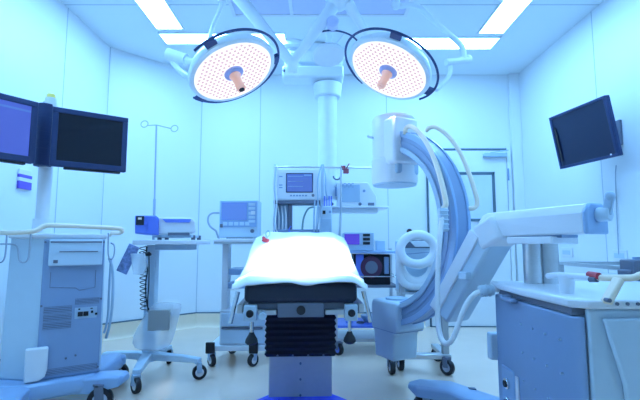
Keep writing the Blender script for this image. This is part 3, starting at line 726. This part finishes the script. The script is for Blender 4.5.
# sheet
import mathutils.noise as NZ
def pad_z(y):
    if y < 2.76: return .767
    return .770 + (y - 2.775) * (1.000 - .772) / .445 if y > 2.775 else .768
NU, NV = 44, 44
vs, fs = [], []
for j in range(NV + 1):
    fv = j / NV; y = 1.925 + fv * (3.215 - 1.925)
    for i in range(NU + 1):
        fu = i / NU * 2 - 1
        wfront = .305 + .030 * fv + .035 * math.sin(PI * fv) - .006 * math.sin(fv * 9)
        s_ = fu * wfront
        if abs(s_) > .245:
            ex = abs(s_) - .245; xx = math.copysign(.245 + ex * .96, s_); drop = ex * (.50 - .1 * fv) + .002
        else: xx, drop = s_, 0
        yy = y
        sm = min(1, max(0, (y - 2.55) / .45)); sm = sm * sm * (3 - 2 * sm)
        z = .785 + .232 * max(0, (y - 2.55) / .66) * (0.35 + .65 * sm) - drop
        z = max(z, pad_z(y) + .012 - drop)
        z += .010 * NZ.noise(V((xx * 5, y * 3, 0))) + .006 * NZ.noise(V((xx * 13, y * 9, 2))) + .008
        if abs(fu) > .6: z += .008 * math.sin(y * 16 + fu * 3) * (abs(fu) - .6) / .4
        if fv < .05:
            f_ = (.05 - fv) / .05; z -= f_ * (.026 + .007 * math.sin(fu * 7 + 1)); yy -= .0
            yy = y + .008 * f_
        vs.append(V((TX + xx - .004, yy, z)))
for j in range(NV):
    for i in range(NU):
        a = j * (NU + 1) + i; fs.append((a, a + 1, a + NU + 2, a + NU + 1))
m = MB(); m._add(vs, fs); sh = m.build('bed_sheet', 'sheet', None, sharp=180)
so = sh.modifiers.new('thick', 'SOLIDIFY'); so.thickness = .005; so.offset = 1
tag(sh, 'bright white sheet spread over the operating table with its edges hanging', 'sheet')

# the table stands turned a little
SK = Matrix.Translation((TX - .026, 2.5, 0)) @ Matrix.Rotation(.047, 4, 'Z')
t.location = (TX - .026, 2.5, 0); t.rotation_euler = (0, 0, .047)
sh.data.transform(SK @ Matrix.Translation((-TX, -2.5, 0)))

# red clip with cord on the sheet
from mathutils.bvhtree import BVHTree
cam0 = V((0, 0, H))
hit = BVHTree.FromPolygons([v.co for v in sh.data.vertices], [tuple(q.vertices) for q in sh.data.polygons]).ray_cast(cam0, (at(265.5, 242.5, 3.) - cam0).normalized())[0]
p = (hit if hit is not None else at(265.5, 241.5, 3.02)) + V((0, 0, .010))
t = thing('pulse_sensor', 'red finger clip with a looped pale cord lying on the white sheet', 'sensor', p)
m = MB(Matrix.Translation(p) @ Matrix.Rotation(.3, 4, 'Y')); m.box((0, 0, .006), (.046, .05, .028)); m.box((-.018, 0, .018), (.02, .04, .02)); m.build('clip', 'red', t, .006)
m = MB(); m.tube([p + V((.005, 0, .02)), p + V((.028, .03, .045)), p + V((.02, .05, .075)), p + V((.0, .06, .07)), p + V((-.005, .03, .05)), p + V((.012, .01, .02))], .0045, 8, smooth=2); m.build('cord', 'lgrey', t)

# ------------------------------------------------------------------ C-arm X-ray machine
t = thing('c_arm_machine', 'large white and blue-grey C-shaped X-ray machine reaching in beside the table', 'X-ray machine', (1.25, 1.85, 0))
CC = V((.50, 2.95, 1.06)); D = V((.47, -.882, 0)).normalized(); N = V((D.y, -D.x, 0))      # N: side facing the camera / left
if N.y > 0: N = -N
N = V((D.y, -D.x, 0)); R0 = .645; RT = .14; RW = .12
def arc(r, a, off=0.): return CC + D * (r * math.cos(a)) + V((0, 0, r * math.sin(a))) + N * off
def arcband(r0, r1, w0, w1, A0, A1, name, mm, par, n=44, bev=.01):
    rings = []
    for i in range(n + 1):
        a = A0 + (A1 - A0) * i / n
        rings.append([arc(r0, a, w0), arc(r0, a, w1), arc(r1, a, w1), arc(r1, a, w0)])
    return MB().loft(rings).build(name, mm, par, bev)
A0, A1 = math.radians(-97), math.radians(93)
ca = arcband(R0 - RT, R0, -RW / 2, RW / 2, A0, A1, 'c_arm', 'grey', t)
arcband(R0 - RT + .012, R0 - RT + .045, RW / 2 - .004, RW / 2 + .012, A0, A1, 'inner_rail', 'lgrey', ca, bev=.004)
arcband(R0 - .075, R0 - .055, RW / 2 - .004, RW / 2 + .004, A0, A1, 'side_groove', 'grey', ca, bev=0)
arcband(R0 - .03, R0 + .006, RW / 2 - .012, RW / 2 + .008, A0, A1, 'outer_rail', 'grey2', ca, bev=.004)
arcband(R0 - .002, R0 + .008, -RW / 2 + .02, -RW / 2 + .035, A0, A1, 'rear_rail', 'grey2', ca, bev=.002)
# image intensifier
ic = at(394, 150, 2.95); ix, iy = ic.x, 2.95
zt, zb = at(0, 117, 2.95).z, at(0, 184, 2.95).z
m = MB(); m.lathe([(.148, zb - .006), (.155, zb), (.160, zb + .03), (.158, zb + .16), (.150, zb + .17), (.150, zt - .03), (.14, zt - .01), (.10, zt)], Matrix.Translation((ix, iy, 0)), 40); ii = m.build('image_intensifier', 'white', t, .004)
m = MB(); m.lathe([(.146, zb - .014), (.150, zb - .008), (.150, zb - .001)], Matrix.Translation((ix, iy, 0)), 40); m.build('front_ring', 'lgrey', ii)
Rm = Matrix(((D.x, N.x, 0, ix), (D.y, N.y, 0, iy), (0, 0, 1, 0), (0, 0, 0, 1)))
m = MB(Rm); m.box((.11, .03, (zt + at(0, 168, 2.9).z) / 2 - .02), (.13, .21, zt - at(0, 168, 2.9).z - .06)); m.build('mount_block', 'white', t, .02, 3)
m = MB(Rm); m.box((.10, .0, zt - .35), (.10, .19, .16)); m.build('lower_mount', 'lgrey', t, .015)
m = MB(); p = at(372, 137, 2.9); m.tube([p + V((.02, .03, 0)), p + V((-.025, .0, 0)), p + V((-.03, 0, .01))], .008); m.build('side_pin', 'white2', ii)
# tube housing at the lower end
bx0, bz1, bz0 = at(404, 0, 2.95).x, .57, .19
Rb = Matrix(((D.x, N.x, 0, CC.x + .02), (D.y, N.y, 0, CC.y), (0, 0, 1, 0), (0, 0, 0, 1)))
m = MB(Rb)
q = [(-.13, .12), (.15, .12), (.15, -.11), (-.13, -.11)]
m.loft([[V((x * .70 - .02, y * .86, bz0)) for x, y in q], [V((x * .78 - .02, y * .90, bz0 + .17)) for x, y in q], [V((x, y, bz0 + .20)) for x, y in q], [V((x, y, bz1 - .03)) for x, y in q], [V((x * .93, y * .93, bz1)) for x, y in q]])
th = m.build('tube_housing', 'white2', t, .012)
m = MB(Rb); m.loft([[V((x * .93 - .004, y * .97, z)) for x, y in q] for z in (bz0 + .186, bz0 + .190)]); m.build('housing_seam', 'grey', th)
m = MB(Rb); m.lathe([(.075, bz1 - .002), (.075, bz1 + .012), (.055, bz1 + .014)], None, 28); m.build('beam_port', 'lgrey', th)
# outer grab bar and inner cable
gb = [arc(R0 + .0, math.radians(72), -.06), arc(R0 + .055, math.radians(74), -.09), arc(R0 + .075, math.radians(62), -.10), arc(R0 + .085, math.radians(45), -.10), arc(R0 + .085, math.radians(25), -.10), arc(R0 + .07, math.radians(10), -.10), arc(R0 + .04, math.radians(6), -.10), arc(R0 - .005, math.radians(7), -.06)]
gb = [at(426, 131, 2.62), at(429, 127.5, 2.6), at(436, 126.5, 2.57), at(448, 135, 2.52), at(460, 151, 2.47), at(470, 175, 2.42), at(477, 198, 2.40), at(477.5, 205, 2.40), at(474, 208.5, 2.40), at(467, 208.5, 2.41)]
m = MB(); m.tube(gb, .0135, 12, smooth=2); m.build('grab_bar', 'cream', t)
gc = [at(405, 134, 2.72), at(406, 127, 2.70), at(412, 126, 2.66), at(422, 135, 2.58), at(432, 152, 2.50), at(439, 172, 2.43), at(444, 192, 2.38), at(446.5, 205, 2.36), at(443, 209, 2.37)]
m = MB(); m.tube(gc, .0155, 12, smooth=2); m.build('grab_bar', 'cream', t)
# cable guide and white cable loop on the near side
m = MB(); p = at(443, 220, 2.36); m.box(p, (.045, .05, .13)); 
for k in range(5): m.box(p + V((0, -.004, -.05 + k * .025)), (.052, .055, .008))
m.build('cable_clamp', 'white2', t, .005)
lp = [at(443, 212, 2.36), at(441, 225, 2.33), at(439, 245, 2.30), at(437.5, 280, 2.28), at(437.5, 318, 2.26), at(440, 338, 2.22), at(446, 345, 2.18), at(453, 340, 2.15), at(459, 322, 2.15), at(466, 304, 2.15), at(475, 293, 2.15), at(486, 290, 2.15), at(500, 289, 2.15)]
m = MB(); m.tube(lp, .0135, 12, smooth=2); m.build('high_voltage_cable', 'hose', t)
m = MB(); m.frus(at(479, 291, 2.15), at(493, 290, 2.15), .026); 
for k in range(3): m.frus(at(481 + k * 4, 291 - k * .3, 2.15), at(482.5 + k * 4, 291 - k * .3, 2.15), .030)
m.build('cable_gland', 'white2', t)
# cradle and horizontal arm
def obox(p0, p1, w, h, name, mm, bev=.012, up=None):
    """bar from p0 to p1; w across (horizontal side), h in the plane of the C"""
    m = MB(); m.tube([p0, p1], 0, rect=(w / 2, h / 2), up=N); return m.build(name, mm, t, bev)
pA, pB = arc(0, 0) , None
def cz(s, z): return CC + D * s + V((0, 0, z - CC.z))
cr = obox(cz(.85, .99), cz(.525, .545), .17, .125, 'cradle', 'white2', .015)
m = MB(); m.tube([cz(.80, 1.0) + N * .09, cz(.485, .575) + N * .09], 0, rect=(.008, .035), up=N); m.build('cradle_side_plate', 'white', t, .004)
m = MB(); m.tube([cz(.76, .78) + N * .10, cz(.70, .78) + N * .10], 0, rect=(.02, .02), up=N); m.build('lock_lever', 'white2', t, .006)
m = MB(); m.tube([cz(.84, 1.06), cz(.90, .94)], 0, rect=(.095, .07), up=N); m.build('swivel_head', 'white', t, .02, 3)
arm0, arm1 = cz(.81, 1.04), cz(1.345, 1.05)
rings = []
for p in (arm0, arm0.lerp(arm1, .06), arm1):
    e_ = .05 if p == arm0 else .0625
    rings.append([p - N * .075 + V((0, 0, -e_)), p + N * .075 + V((0, 0, -e_)), p + N * .075 + V((0, 0, e_ * .35)), p + N * .045 + V((0, 0, e_)), p - N * .045 + V((0, 0, e_)), p - N * .075 + V((0, 0, e_ * .35))])
ar = MB().loft(rings).build('cross_arm', 'white', t, .008)
m = MB(); e_ = .064
rings = []
for s_ in (1.34, 1.36):
    p = cz(s_, 1.05); rings.append([p - N * .077 + V((0, 0, -e_)), p + N * .077 + V((0, 0, -e_)), p + N * .077 + V((0, 0, e_ * .4)), p + N * .045 + V((0, 0, e_)), p - N * .045 + V((0, 0, e_)), p - N * .077 + V((0, 0, e_ * .4))])
m.loft(rings); m.build('arm_end_plate', 'grey2', t, .008)
pe = cz(1.36, 1.065)
m = MB(); m.frus(pe, pe + D * .05, .030, .028); m.build('brake_boss', 'white2', t, .006)
q = pe + D * .035; tip = at(610, 196, q.y - .02)
m = MB(); m.tube([q, q.lerp(tip, .35), tip], 0, rect=(.009, .017), up=N); m.ball(tip, .02, 12); m.build('brake_handle', 'lgrey', t, .004)
m = MB(); m.tube([cz(.99, .962), cz(1.22, .962)], 0, rect=(.095, .016), up=N); m.build('slide_plate', 'white', t, .006)
m = MB(); m.tube([cz(.97, .985), cz(1.24, .985)], 0, rect=(.06, .012), up=N); m.build('slide_cover', 'grey', t, .004)
# column
cX, cY = 1.072, 2.09
m = MB(); m.frus((cX - .042, cY, .755), (cX - .042, cY, .99), .042, seg=28); m.frus((cX + .042, cY + .01, .755), (cX + .042, cY + .01, .99), .045, seg=28); m.b2(cX - .045, cX + .05, cY + .0, cY + .05, .755, .985); m.build('lift_column', 'steel', t)
# main cabinet
KX0, KX1, KY0, KY1, KZ = .885, 1.62, 1.50, 2.20, .745
m = MB(); m.prism([(KX0 + .012, KY1), (KX0 + .012, KY0 + .05), (KX0 + .10, KY0 + .02), (KX1, KY0 + .02), (KX1, KY1)], .10, KZ - .04); m.build('cabinet', 'white2', t, .012)
sp = MB(); sp.prism([(KX0, KY1 + .0), (KX0 - .012, (KY0 + KY1) / 2), (KX0 - .004, KY0 + .04), (KX0 + .018, KY0 + .005), (KX0 + .03, KY0 + .005), (KX0 + .03, KY1)], .115, KZ - .05); spn = sp.build('side_cover', 'grey', t, .008)
m = MB(); m.prism([(KX0 + .034, KY0 + .02), (KX0 + .036, KY0 - .002), (KX1, KY0 - .02), (KX1, KY0 + .03)], .115, KZ - .022); fp = m.build('front_cover', 'white2', t, .008)
m = MB(); m.prism([(KX0 + .075, .715), (KX1 - .02, .715), (KX1 - .02, .12), (KX0 + .16, .12), (KX0 + .13, .50)], 0, .018, Matrix(((1, 0, 0, 0), (0, 0, -1, KY0 - .006), (0, 1, 0, -.02), (0, 0, 0, 1)))); m.build('front_raised_panel', 'white2', fp, .008)
m = MB(); m.prism([(KX0 - .015, KY1 + .02), (KX0 - .03, (KY0 + KY1) / 2), (KX0 - .015, KY0 + .03), (KX0 + .03, KY0 - .02), (KX1, KY0 - .03), (KX1, KY1 + .02)], KZ - .02, KZ + .012); m.build('top_plate', 'white', t, .009, 3)
m = MB(); m.prism([(KX0 + .003, KY1 - .05), (KX0 - .002, KY0 + .03), (KX0 + .04, KY0 + .03), (KX1, KY0 + .05), (KX1, KY1 - .05)], KZ - .045, KZ - .012); m.build('shadow_gap', 'dgrey', t)
# details on the side cover (x = KX0 plane)
m = MB(); m.b2(KX0 - .045, KX0, 2.00, 2.03, .685, .71); m.b2(KX0 - .05, KX0 - .02, 1.90, 2.02, .688, .704); m.build('side_handle', 'grey', spn, .004)
for z, r in ((.30, .035), (.21, .042)):
    m = MB(); m.frus((KX0 + .0, 2.06, z), (KX0 - .025, 2.06, z), r * .72, seg=24); sck = m.build('socket', 'chrome', spn, .003)
    m = MB(); m.frus((KX0 - .02, 2.06, z), (KX0 - .03, 2.06, z), r * .45, seg=20); m.build('socket_core', 'black', sck)
m = MB(); m.b2(KX0 - .012, KX0, 1.995, 2.13, .14, .37); m.build('socket_plate', 'grey2', spn, .006)
m = MB(); m.b2(KX0 - .016, KX0 - .008, 1.95, 1.975, .25, .36); m.build('label_strip', 'white', spn, .002)
m = MB()
for i in range(12):
    yy, zz = 1.60 + (i % 4) * .10, .36 + (i // 4) * .12; m.frus((KX0 - .004, yy, zz), (KX0 - .016, yy, zz), .004, seg=8)
m.build('rivets', 'lgrey', spn)
m = MB(); m.b2(KX0 - .035, KX0 + .02, 2.19, 2.24, .37, .50); m.build('rear_box', 'white2', t, .008)
# push handle: white tube, cup post, cream grip and bracket
m = MB(); m.tube([at(548, 276, 1.78), at(556, 275, 1.72), at(575, 276, 1.63), at(599, 277.5, 1.52)], .0115, 12, smooth=1); m.build('push_rail', 'white', t)
m = MB(); c1 = at(567, 290, 1.68); m.lathe([(.024, KZ + .01), (.026, KZ + .03), (.030, KZ + .085), (.030, at(0, 280, 1.68).z + .01)], Matrix.Translation((c1.x, 1.68, 0)), 24); m.build('rail_post', 'white', t, .002)
m = MB(); m.tube([at(594, 276, 1.54), at(600, 278, 1.52), at(620, 278, 1.47), at(634, 278, 1.45), at(640, 275, 1.44), at(652, 272, 1.43), at(690, 270, 1.43)], .0118, 12, smooth=1); m.build('push_grip', 'cream', t)
m = MB(); m.tube([at(619, 279, 1.468), at(606, 303, 1.45)], 0, rect=(.012, .016), up=(.9, .3, .3)); br = m.build('grip_bracket', 'cream', t, .006)
m = MB(); p = at(609.5, 300.5, 1.43); m.frus(p + V((0, .02, 0)), p + V((0, -.002, 0)), .007, seg=12); m.build('bolt', 'dgrey', br)
m = MB(); p = at(593, 274.5, 1.545); m.tube([at(589, 274.6, 1.565), at(599, 276.2, 1.515)], .0125, 12); m.build('red_sleeve', 'red', t)['label'] = 'red sleeve on the push rail'
m = MB(); m.tube([at(590, 279.5, 1.55), at(597, 279.5, 1.52)], .010, 12); m.build('dark_sleeve', 'dgrey', t)
m = MB()
for i in range(12): m.frus((KX0 + .12 + i * .035, KY0 - .031, KZ + .0), (KX0 + .12 + i * .035, KY0 - .026, KZ + .0), .006, seg=8)
m.build('top_screws', 'dgrey', t)
# outrigger leg with caster
lg = [V((.545, 2.46, 0)), V((.70, 2.40, 0)), V((.95, 2.22, 0)), V((1.10, 2.05, 0))]
rings = []
for p, w, z0, z1 in zip([V((.50, 2.50, 0))] + lg, (.03, .075, .09, .10, .11), (.145, .125, .12, .07, .06), (.165, .182, .185, .14, .13)):
    s_ = V((.35, .93, 0)).normalized(); rings.append([p + s_ * q + V((0, 0, z)) for q, z in ((-w, z0), (w, z0), (w, z1 - .012), (w * .8, z1), (-w * .8, z1), (-w, z1 - .012))])
MB().loft(rings).build('leg', 'grey2', t, .012)
caster(t, .57, 2.45, .058, .132, .3, 'white', .05)
p = V((.80, 2.38, .16)); m = MB(); m.b2(p.x, p.x + .04, p.y, p.y + .03, .15, .172); m.build('leg_catch', 'dgrey', t, .003)
for x, y in ((1.5, 1.6), (1.5, 2.1), (1.0, 1.62)): caster(t, x, y, .05, .11, .3, 'wheel', .04)

# ------------------------------------------------------------------ hose stand behind the C
HY = 3.22
t = thing('warming_unit_stand', 'steel roller stand holding coiled white hose behind the C-shaped machine', 'medical stand', (.72, HY + .1, 0))
xa, xb = at(397, 0, HY).x, at(436, 0, HY).x
for x, w in ((xa, .020), (xb, .024)):
    MB().b2(x - w, x + w, HY, HY + .045, .135, .78 if x == xa else .72).build('post', 'steel2', t, .004)
m = MB(); m.b2(xa - .05, xb + .03, HY - .01, HY + .06, .105, .14); m.b2(xa - .03, xa + .03, HY + .0, HY + .36, .105, .135); m.b2(xb - .02, xb + .04, HY + .0, HY + .36, .105, .135); m.build('base', 'steel', t, .004)
for x, y in ((at(386, 0, 3.2).x, HY), (at(396.5, 0, 3.2).x, HY + .1), (xb + .0, HY - .02), (xb + .03, HY + .34)): caster(t, x, y, .055, .125, -.9 if x > .7 else -1.5, 'wheel', .036)
bx = MB(); a, b_ = at(399, 240, HY + .08), at(438, 292, HY + .08); bx.b2(a.x, b_.x, HY + .07, HY + .27, b_.z, a.z); ub = bx.build('warmer_unit', 'white2', t, .015)
m = MB(); m.px(404, 240, 432, 248, HY + .058, .02); m.build('vent_face', 'dgrey', ub, .003)
poly = [(at(406, 0, HY).x, at(0, 241, HY).z), (at(430, 0, HY).x, at(0, 241, HY).z), (at(425, 0, HY).x, at(0, 247, HY).z), (at(411, 0, HY).x, at(0, 247, HY).z)]
m = MB(); m.prism(poly, HY + .045, HY + .06, Matrix(((1, 0, 0, 0), (0, 0, 1, 0), (0, 1, 0, 0), (0, 0, 0, 1)))); m.build('vent_flap', 'white', ub, .003)
m = MB(); m.tube([at(406, 254, HY + .05), at(431, 252, HY + .05)], .003, 6); m.build('seam', 'grey', ub)
def ribbed(pts, r, closed=False, name='coiled_hose', smooth=3, par=None):
    pts = [V(p) for p in pts]
    m = MB(); m.tube(pts, r, 14, closed=closed, smooth=smooth); o = m.build(name, 'hose', par or t); return o
ell = lambda cx, cy, rx, ry, Y, dy=0, n=16, a0=0, a1=2 * PI: [at(cx + rx * math.cos(a0 + (a1 - a0) * k / n), cy + ry * math.sin(a0 + (a1 - a0) * k / n), Y + dy * k / n) for k in range(n)]
ribbed(ell(417.5, 249.5, 17.5, 15, HY - .05), .034, True, 'coiled_hose')
ribbed(ell(417, 262, 17, 20, HY + .01, 0, 12, 0, PI), .036, False, 'hose_loop', 2)
ribbed([at(401, 250, HY), at(399, 265, HY), at(402, 284, HY), at(418, 287, HY), at(432, 282, HY), at(437, 262, HY)], .030, False, 'hose_loop', 2)
m = MB(); m.ball(at(409.5, 231.5, HY - .03), .022, 14); m.frus(at(409.5, 236, HY - .03), at(409.5, 231, HY - .03), .012); m.build('stand_knob', 'black', t)
m = MB(); m.px(402, 292, 440, 294.5, HY + .0, .3); m.build('support_shelf', 'steel', t, .003)

# ------------------------------------------------------------------ steel instrument table by the right wall
t = thing('instrument_table', 'stainless steel side table against the wall beyond the grey cabinet', 'table', (2.05, 2.75, 0))
x0, x1, y0, y1, z1 = 1.80, 2.34, 2.15, 3.22, .80
m = MB()
m.tube([(x0, y0, z1), (x0, y1, z1), (x1, y1, z1), (x1, y0, z1)], 0, closed=True, rect=(.012, .02), up=(0, 0, 1)); m.build('guard_rail', 'steel', t)
for x in (x0, x1):
    for y in (y0, y1): MB().b2(x - .014, x + .014, y - .014, y + .014, .0, z1).build('leg', 'steel', t)
m = MB(); m.b2(x0, x1, y0, y1, z1 - .10, z1 - .075); m.build('tabletop', 'steel', t, .003)
m = MB(); m.b2(x0, x1, y0, y1, .24, .255); m.build('shelf', 'steel', t, .003)
t = thing('camera_head', 'dark grey instrument box standing on the steel side table', 'medical device', (1.9, 2.3, .725))
p = at(637, 268, 2.42)
m = MB(); m.b2(p.x - .03, p.x + .09, 2.40, 2.52, .725, p.z + .045); m.b2(p.x - .06, p.x + .0, 2.42, 2.5, .725, p.z - .01); m.build('body', 'dgrey', t, .008)
m = MB(); m.frus((p.x + .03, 2.46, p.z + .045), (p.x + .03, 2.46, p.z + .06), .02); m.build('knob', 'grey', t)

# ------------------------------------------------------------------ surgical lamps
def surgical_lamp(cpt, nrm, rface, label, rim_a0, rim_a1, pads, gripcol_tip, aim):
    """nrm points out of the lit face"""
    nrm = V(nrm).normalized(); xax = V((1, 0, 0)) - nrm * nrm.x; xax.normalize(); yax = nrm.cross(xax)
    R = Matrix(((xax.x, yax.x, nrm.x, cpt.x), (xax.y, yax.y, nrm.y, cpt.y), (xax.z, yax.z, nrm.z, cpt.z), (0, 0, 0, 1)))
    t = thing('surgical_lamp', label, 'surgical lamp', (cpt.x, cpt.y, ZC))
    ro = rface * 1.12
    m = MB(R); m.lathe([(rface, .001), (rface * 1.01, .006), (ro * .99, .0), (ro, -.012), (ro * .985, -.035), (ro * .9, -.07), (ro * .6, -.105), (ro * .25, -.12), (.03, -.122)], None, 64); hd = m.build('lamp_head', 'lampbody', t)
    m = MB(R); m.lathe([(.01, .0), (rface, .0), (rface, .004), (.01, .004)], None, 64); m.build('lit_face', 'led', hd)
    m = MB(R); s_ = rface / 8.2
    for i in range(-9, 10):
        for j in range(-11, 12):
            x, y = (i + .5 * (j % 2)) * s_, j * s_ * .866
            rr = math.hypot(x, y)
            if rface * .26 < rr < rface * .93: m.frus((x, y, .003), (x, y, .007), .0088, seg=8)
    m.build('lenses', 'lens', hd)
    m = MB(R); m.lathe([(.062, .0), (.060, .012), (.045, .022), (.03, .022)], None, 32); m.build('hub', 'lilac', hd)
    m = MB(R); m.lathe([(.034, .015), (.036, .03), (.027, .045), (.025, .095), (.029, .12), (.026, .130), (.012, .133)], None, 24); gp = m.build('sterile_handle', 'peach', hd)
    m = MB(R); m.lathe([(.018, .131), (.016, .138), (.004, .139)], None, 20); m.build('handle_tip', gripcol_tip, gp)
    m = MB(R); rr = rface * 1.27; n_ = 60
    m.tube([V((rr * math.cos(rim_a0 + (rim_a1 - rim_a0) * k / n_), rr * math.sin(rim_a0 + (rim_a1 - rim_a0) * k / n_), -.028)) for k in range(n_ + 1)], .0075, 10); rg = m.build('grab_ring', 'navy', t)
    for a in pads:
        m = MB(R); c_, s2 = math.cos(a), math.sin(a)
        m.tube([V((rface * 1.10 * c_, rface * 1.10 * s2, -.02)), V((rr * c_, rr * s2, -.028))], 0, rect=(.034, .012), up=(-s2, c_, 0))
        m.build('ring_bracket', 'navy', rg, .003)
    ld = bpy.data.lights.new('surgical_beam', 'AREA'); ld.shape = 'DISK'; ld.size = rface * 1.5; ld.spread = math.radians(22)
    ld.energy = 11; ld.color = (.78, .93, 1.)
    lo = bpy.data.objects.new('surgical_beam', ld); C.objects.link(lo)
    lo.matrix_world = Matrix.Translation(cpt + nrm * .16) @ (cpt + nrm * .16 - V(aim)).to_track_quat('Z', 'Y').to_matrix().to_4x4()
    return t, R, ro
# --- lamp nearer the screen cart
c1 = at(233.5, 72.5, 2.50)
t1, R1, ro = surgical_lamp(c1, (.43, -.20, -.88), .243, 'lit round surgical lamp with a dark-tipped peach handle, nearer the twin-screen cart', math.radians(-156), math.radians(122), (math.radians(104), math.radians(-148), math.radians(-12)), 'black', (-.14, 2.30, .8))
m = MB(); m.tube([at(208, 58, 2.60), at(209, 42, 2.62), at(212, 28, 2.64), at(219, 12, 2.66), at(222, 4, 2.67), at(222, -30, 2.70)], .014, 12, smooth=2); m.build('yoke_tube', 'lampbody', t1)
m = MB(); p = at(222, 3, 2.67); m.frus(p, p + V((0, 0, .35)), .030, seg=20); m.frus(p + V((0, 0, .35)), (p.x, p.y, ZC), .035, seg=20); m.frus((p.x, p.y, ZC - .05), (p.x, p.y, ZC - .022), .09, seg=24); m.build('drop_tube', 'lampbody', t1)
m = MB(); a, b_ = at(168, 55, 2.72), at(186, 60, 2.70); m.frus(a, b_, .045, .04, 20); m.tube([b_, at(200, 66, 2.66)], .025, 12); m.tube([at(172, 60, 2.72), at(180, 72, 2.68), at(196, 80, 2.60)], .020, 12, smooth=1); m.build('yoke_joint', 'lampbody', t1)
# --- lamp nearer the door
c2 = at(388.5, 71, 2.66)
t2_, R2_, ro = surgical_lamp(c2, (-.43, -.22, -.87), .250, 'lit round surgical lamp hanging from a bent tube, nearer the door', math.radians(-38), math.radians(238), (math.radians(92), math.radians(-14)), 'peach', (-.07, 2.80, .9))
m = MB(); m.tube([at(396, -30, 2.90), at(396, 0, 2.88), at(399, 7, 2.87), at(410, 4.5, 2.84), at(420, 7, 2.82), at(432, 20, 2.80), at(455, 39, 2.78), at(463, 47, 2.78), at(464, 60, 2.78)], .019, 12, smooth=2); m.build('yoke_tube', 'lampbody', t2_)
m = MB(); m.frus(at(446, 62.5, 2.74), at(470, 60, 2.80), .024, seg=20); m.ball(at(468, 59, 2.8), .028, 14); m.build('yoke_joint', 'lampbody', t2_)
m = MB(); m.tube([at(451, 65, 2.76), at(450, 75, 2.74), at(443, 84, 2.72), at(436, 90, 2.70)], .014, 12, smooth=2); m.build('yoke_link', 'lampbody', t2_)
m = MB(); p = at(396, -10, 2.89); m.frus(p, (p.x, p.y, ZC - .022), .028, seg=20); m.frus((p.x, p.y, ZC - .05), (p.x, p.y, ZC - .022), .09, seg=24); m.ball(at(396, 5, 2.87), .034, 14); m.build('drop_tube', 'lampbody', t2_)
# --- unlit third head and spring arms above the table
t3 = thing('lamp_arm_assembly', 'pale folding spring arms in a V hung from the ceiling between the two lit lamps', 'lamp arm', (.14, 3.0, ZC))
AYD = 3.05
pv = at(292, 64, AYD)
def bar(p0, p1, w0, w1, name):
    m = MB(); m.frus(p0, p1, w0, w1, 20); return m.build(name, 'lampbody', t3)
bar(pv, at(230, -14, 2.95), .036, .052, 'spring_arm'); bar(pv, at(335, 4, AYD), .030, .050, 'spring_arm')
m = MB(); p = at(230, -14, 2.95); m.frus(p - V((0, 0, .04)), (p.x, p.y, ZC - .022), .05, seg=20); m.frus((p.x, p.y, ZC - .06), (p.x, p.y, ZC - .022), .10, seg=24); m.build('drop_tube', 'lampbody', t3)
m = MB(); m.ball(pv, .042, 20); m.frus(pv - V((0, 0, .06)), pv, .036, .042, 20); m.build('elbow_joint', 'lampbody', t3)
m = MB(); p = at(338, 0, AYD); m.ball(p, .085, 20); m.frus(p, (p.x, p.y, ZC - .022), .07, seg=20); m.frus((p.x, p.y, ZC - .05), (p.x, p.y, ZC - .022), .14, seg=28); m.build('hub', 'lampbody', t3)
bar(at(347, 2, AYD), at(373, 44, AYD + .2), .045, .022, 'spring_arm')
m = MB(); p = at(333, 18.5, AYD - .09); m.frus(p + V((0, .03, 0)), p + V((0, .12, 0)), .046, seg=24); m.build('knuckle_cap', mat('pale_lilac', (.60, .64, .88), .4), t3, .01)
c3 = at(329, 57, 3.30)
t4 = thing('unlit_lamp', 'small pale unlit lamp head with a dark grab bow between the two lit lamps', 'surgical lamp', (c3.x, c3.y, ZC))
nrm = V((.06, -.30, -.95)).normalized(); xax = V((1, 0, 0)); xax = (xax - nrm * nrm.x).normalized(); yax = nrm.cross(xax)
R = Matrix(((xax.x, yax.x, nrm.x, c3.x), (xax.y, yax.y, nrm.y, c3.y), (xax.z, yax.z, nrm.z, c3.z), (0, 0, 0, 1)))
m = MB(R); m.lathe([(.02, .0), (.12, .0), (.135, -.012), (.12, -.04), (.07, -.07), (.03, -.08)], None, 48); m.build('lamp_head', 'lampbody', t4)
m = MB(R); m.tube([V((.26 * math.cos(k), .26 * math.sin(k), -.02)) for k in [math.radians(106 - x * 4) for x in range(0, 20)]], .0065, 10); m.build('grab_ring', 'navy', t4)
m = MB(R); m.tube([V((.10 * math.cos(1.1), .10 * math.sin(1.1), -.03)), V((.26 * math.cos(1.1), .26 * math.sin(1.1), -.02))], .006, 8); m.build('ring_bracket', 'lampbody', t4)
m = MB(); m.tube([c3 + V((0, .03, .06)), c3 + V((0, .06, .3)), (c3.x, c3.y + .06, ZC - .02)], .026, 14); m.build('drop_tube', 'lampbody', t4)

# ------------------------------------------------------------------ camera, world, view
cam = bpy.data.cameras.new('camera'); co = bpy.data.objects.new('camera', cam); C.objects.link(co)
co.location = (0, 0, H); co.rotation_euler = (PI / 2 + PITCH, 0, 0)
cam.sensor_width = 36; cam.lens = F * 36 / 640; cam.clip_start = .05
S.camera = co
w = bpy.data.worlds.new('world'); S.world = w; w.use_nodes = True
w.node_tree.nodes['Background'].inputs[0].default_value = (.2, .42, 1, 1); w.node_tree.nodes['Background'].inputs[1].default_value = .3
S.view_settings.view_transform = 'Standard'; S.view_settings.look = 'None'; S.view_settings.exposure = 0; S.view_settings.gamma = 1
S.cycles.max_bounces = 10; S.cycles.diffuse_bounces = 6; S.cycles.use_denoising = True
S.cycles.sample_clamp_indirect = 8
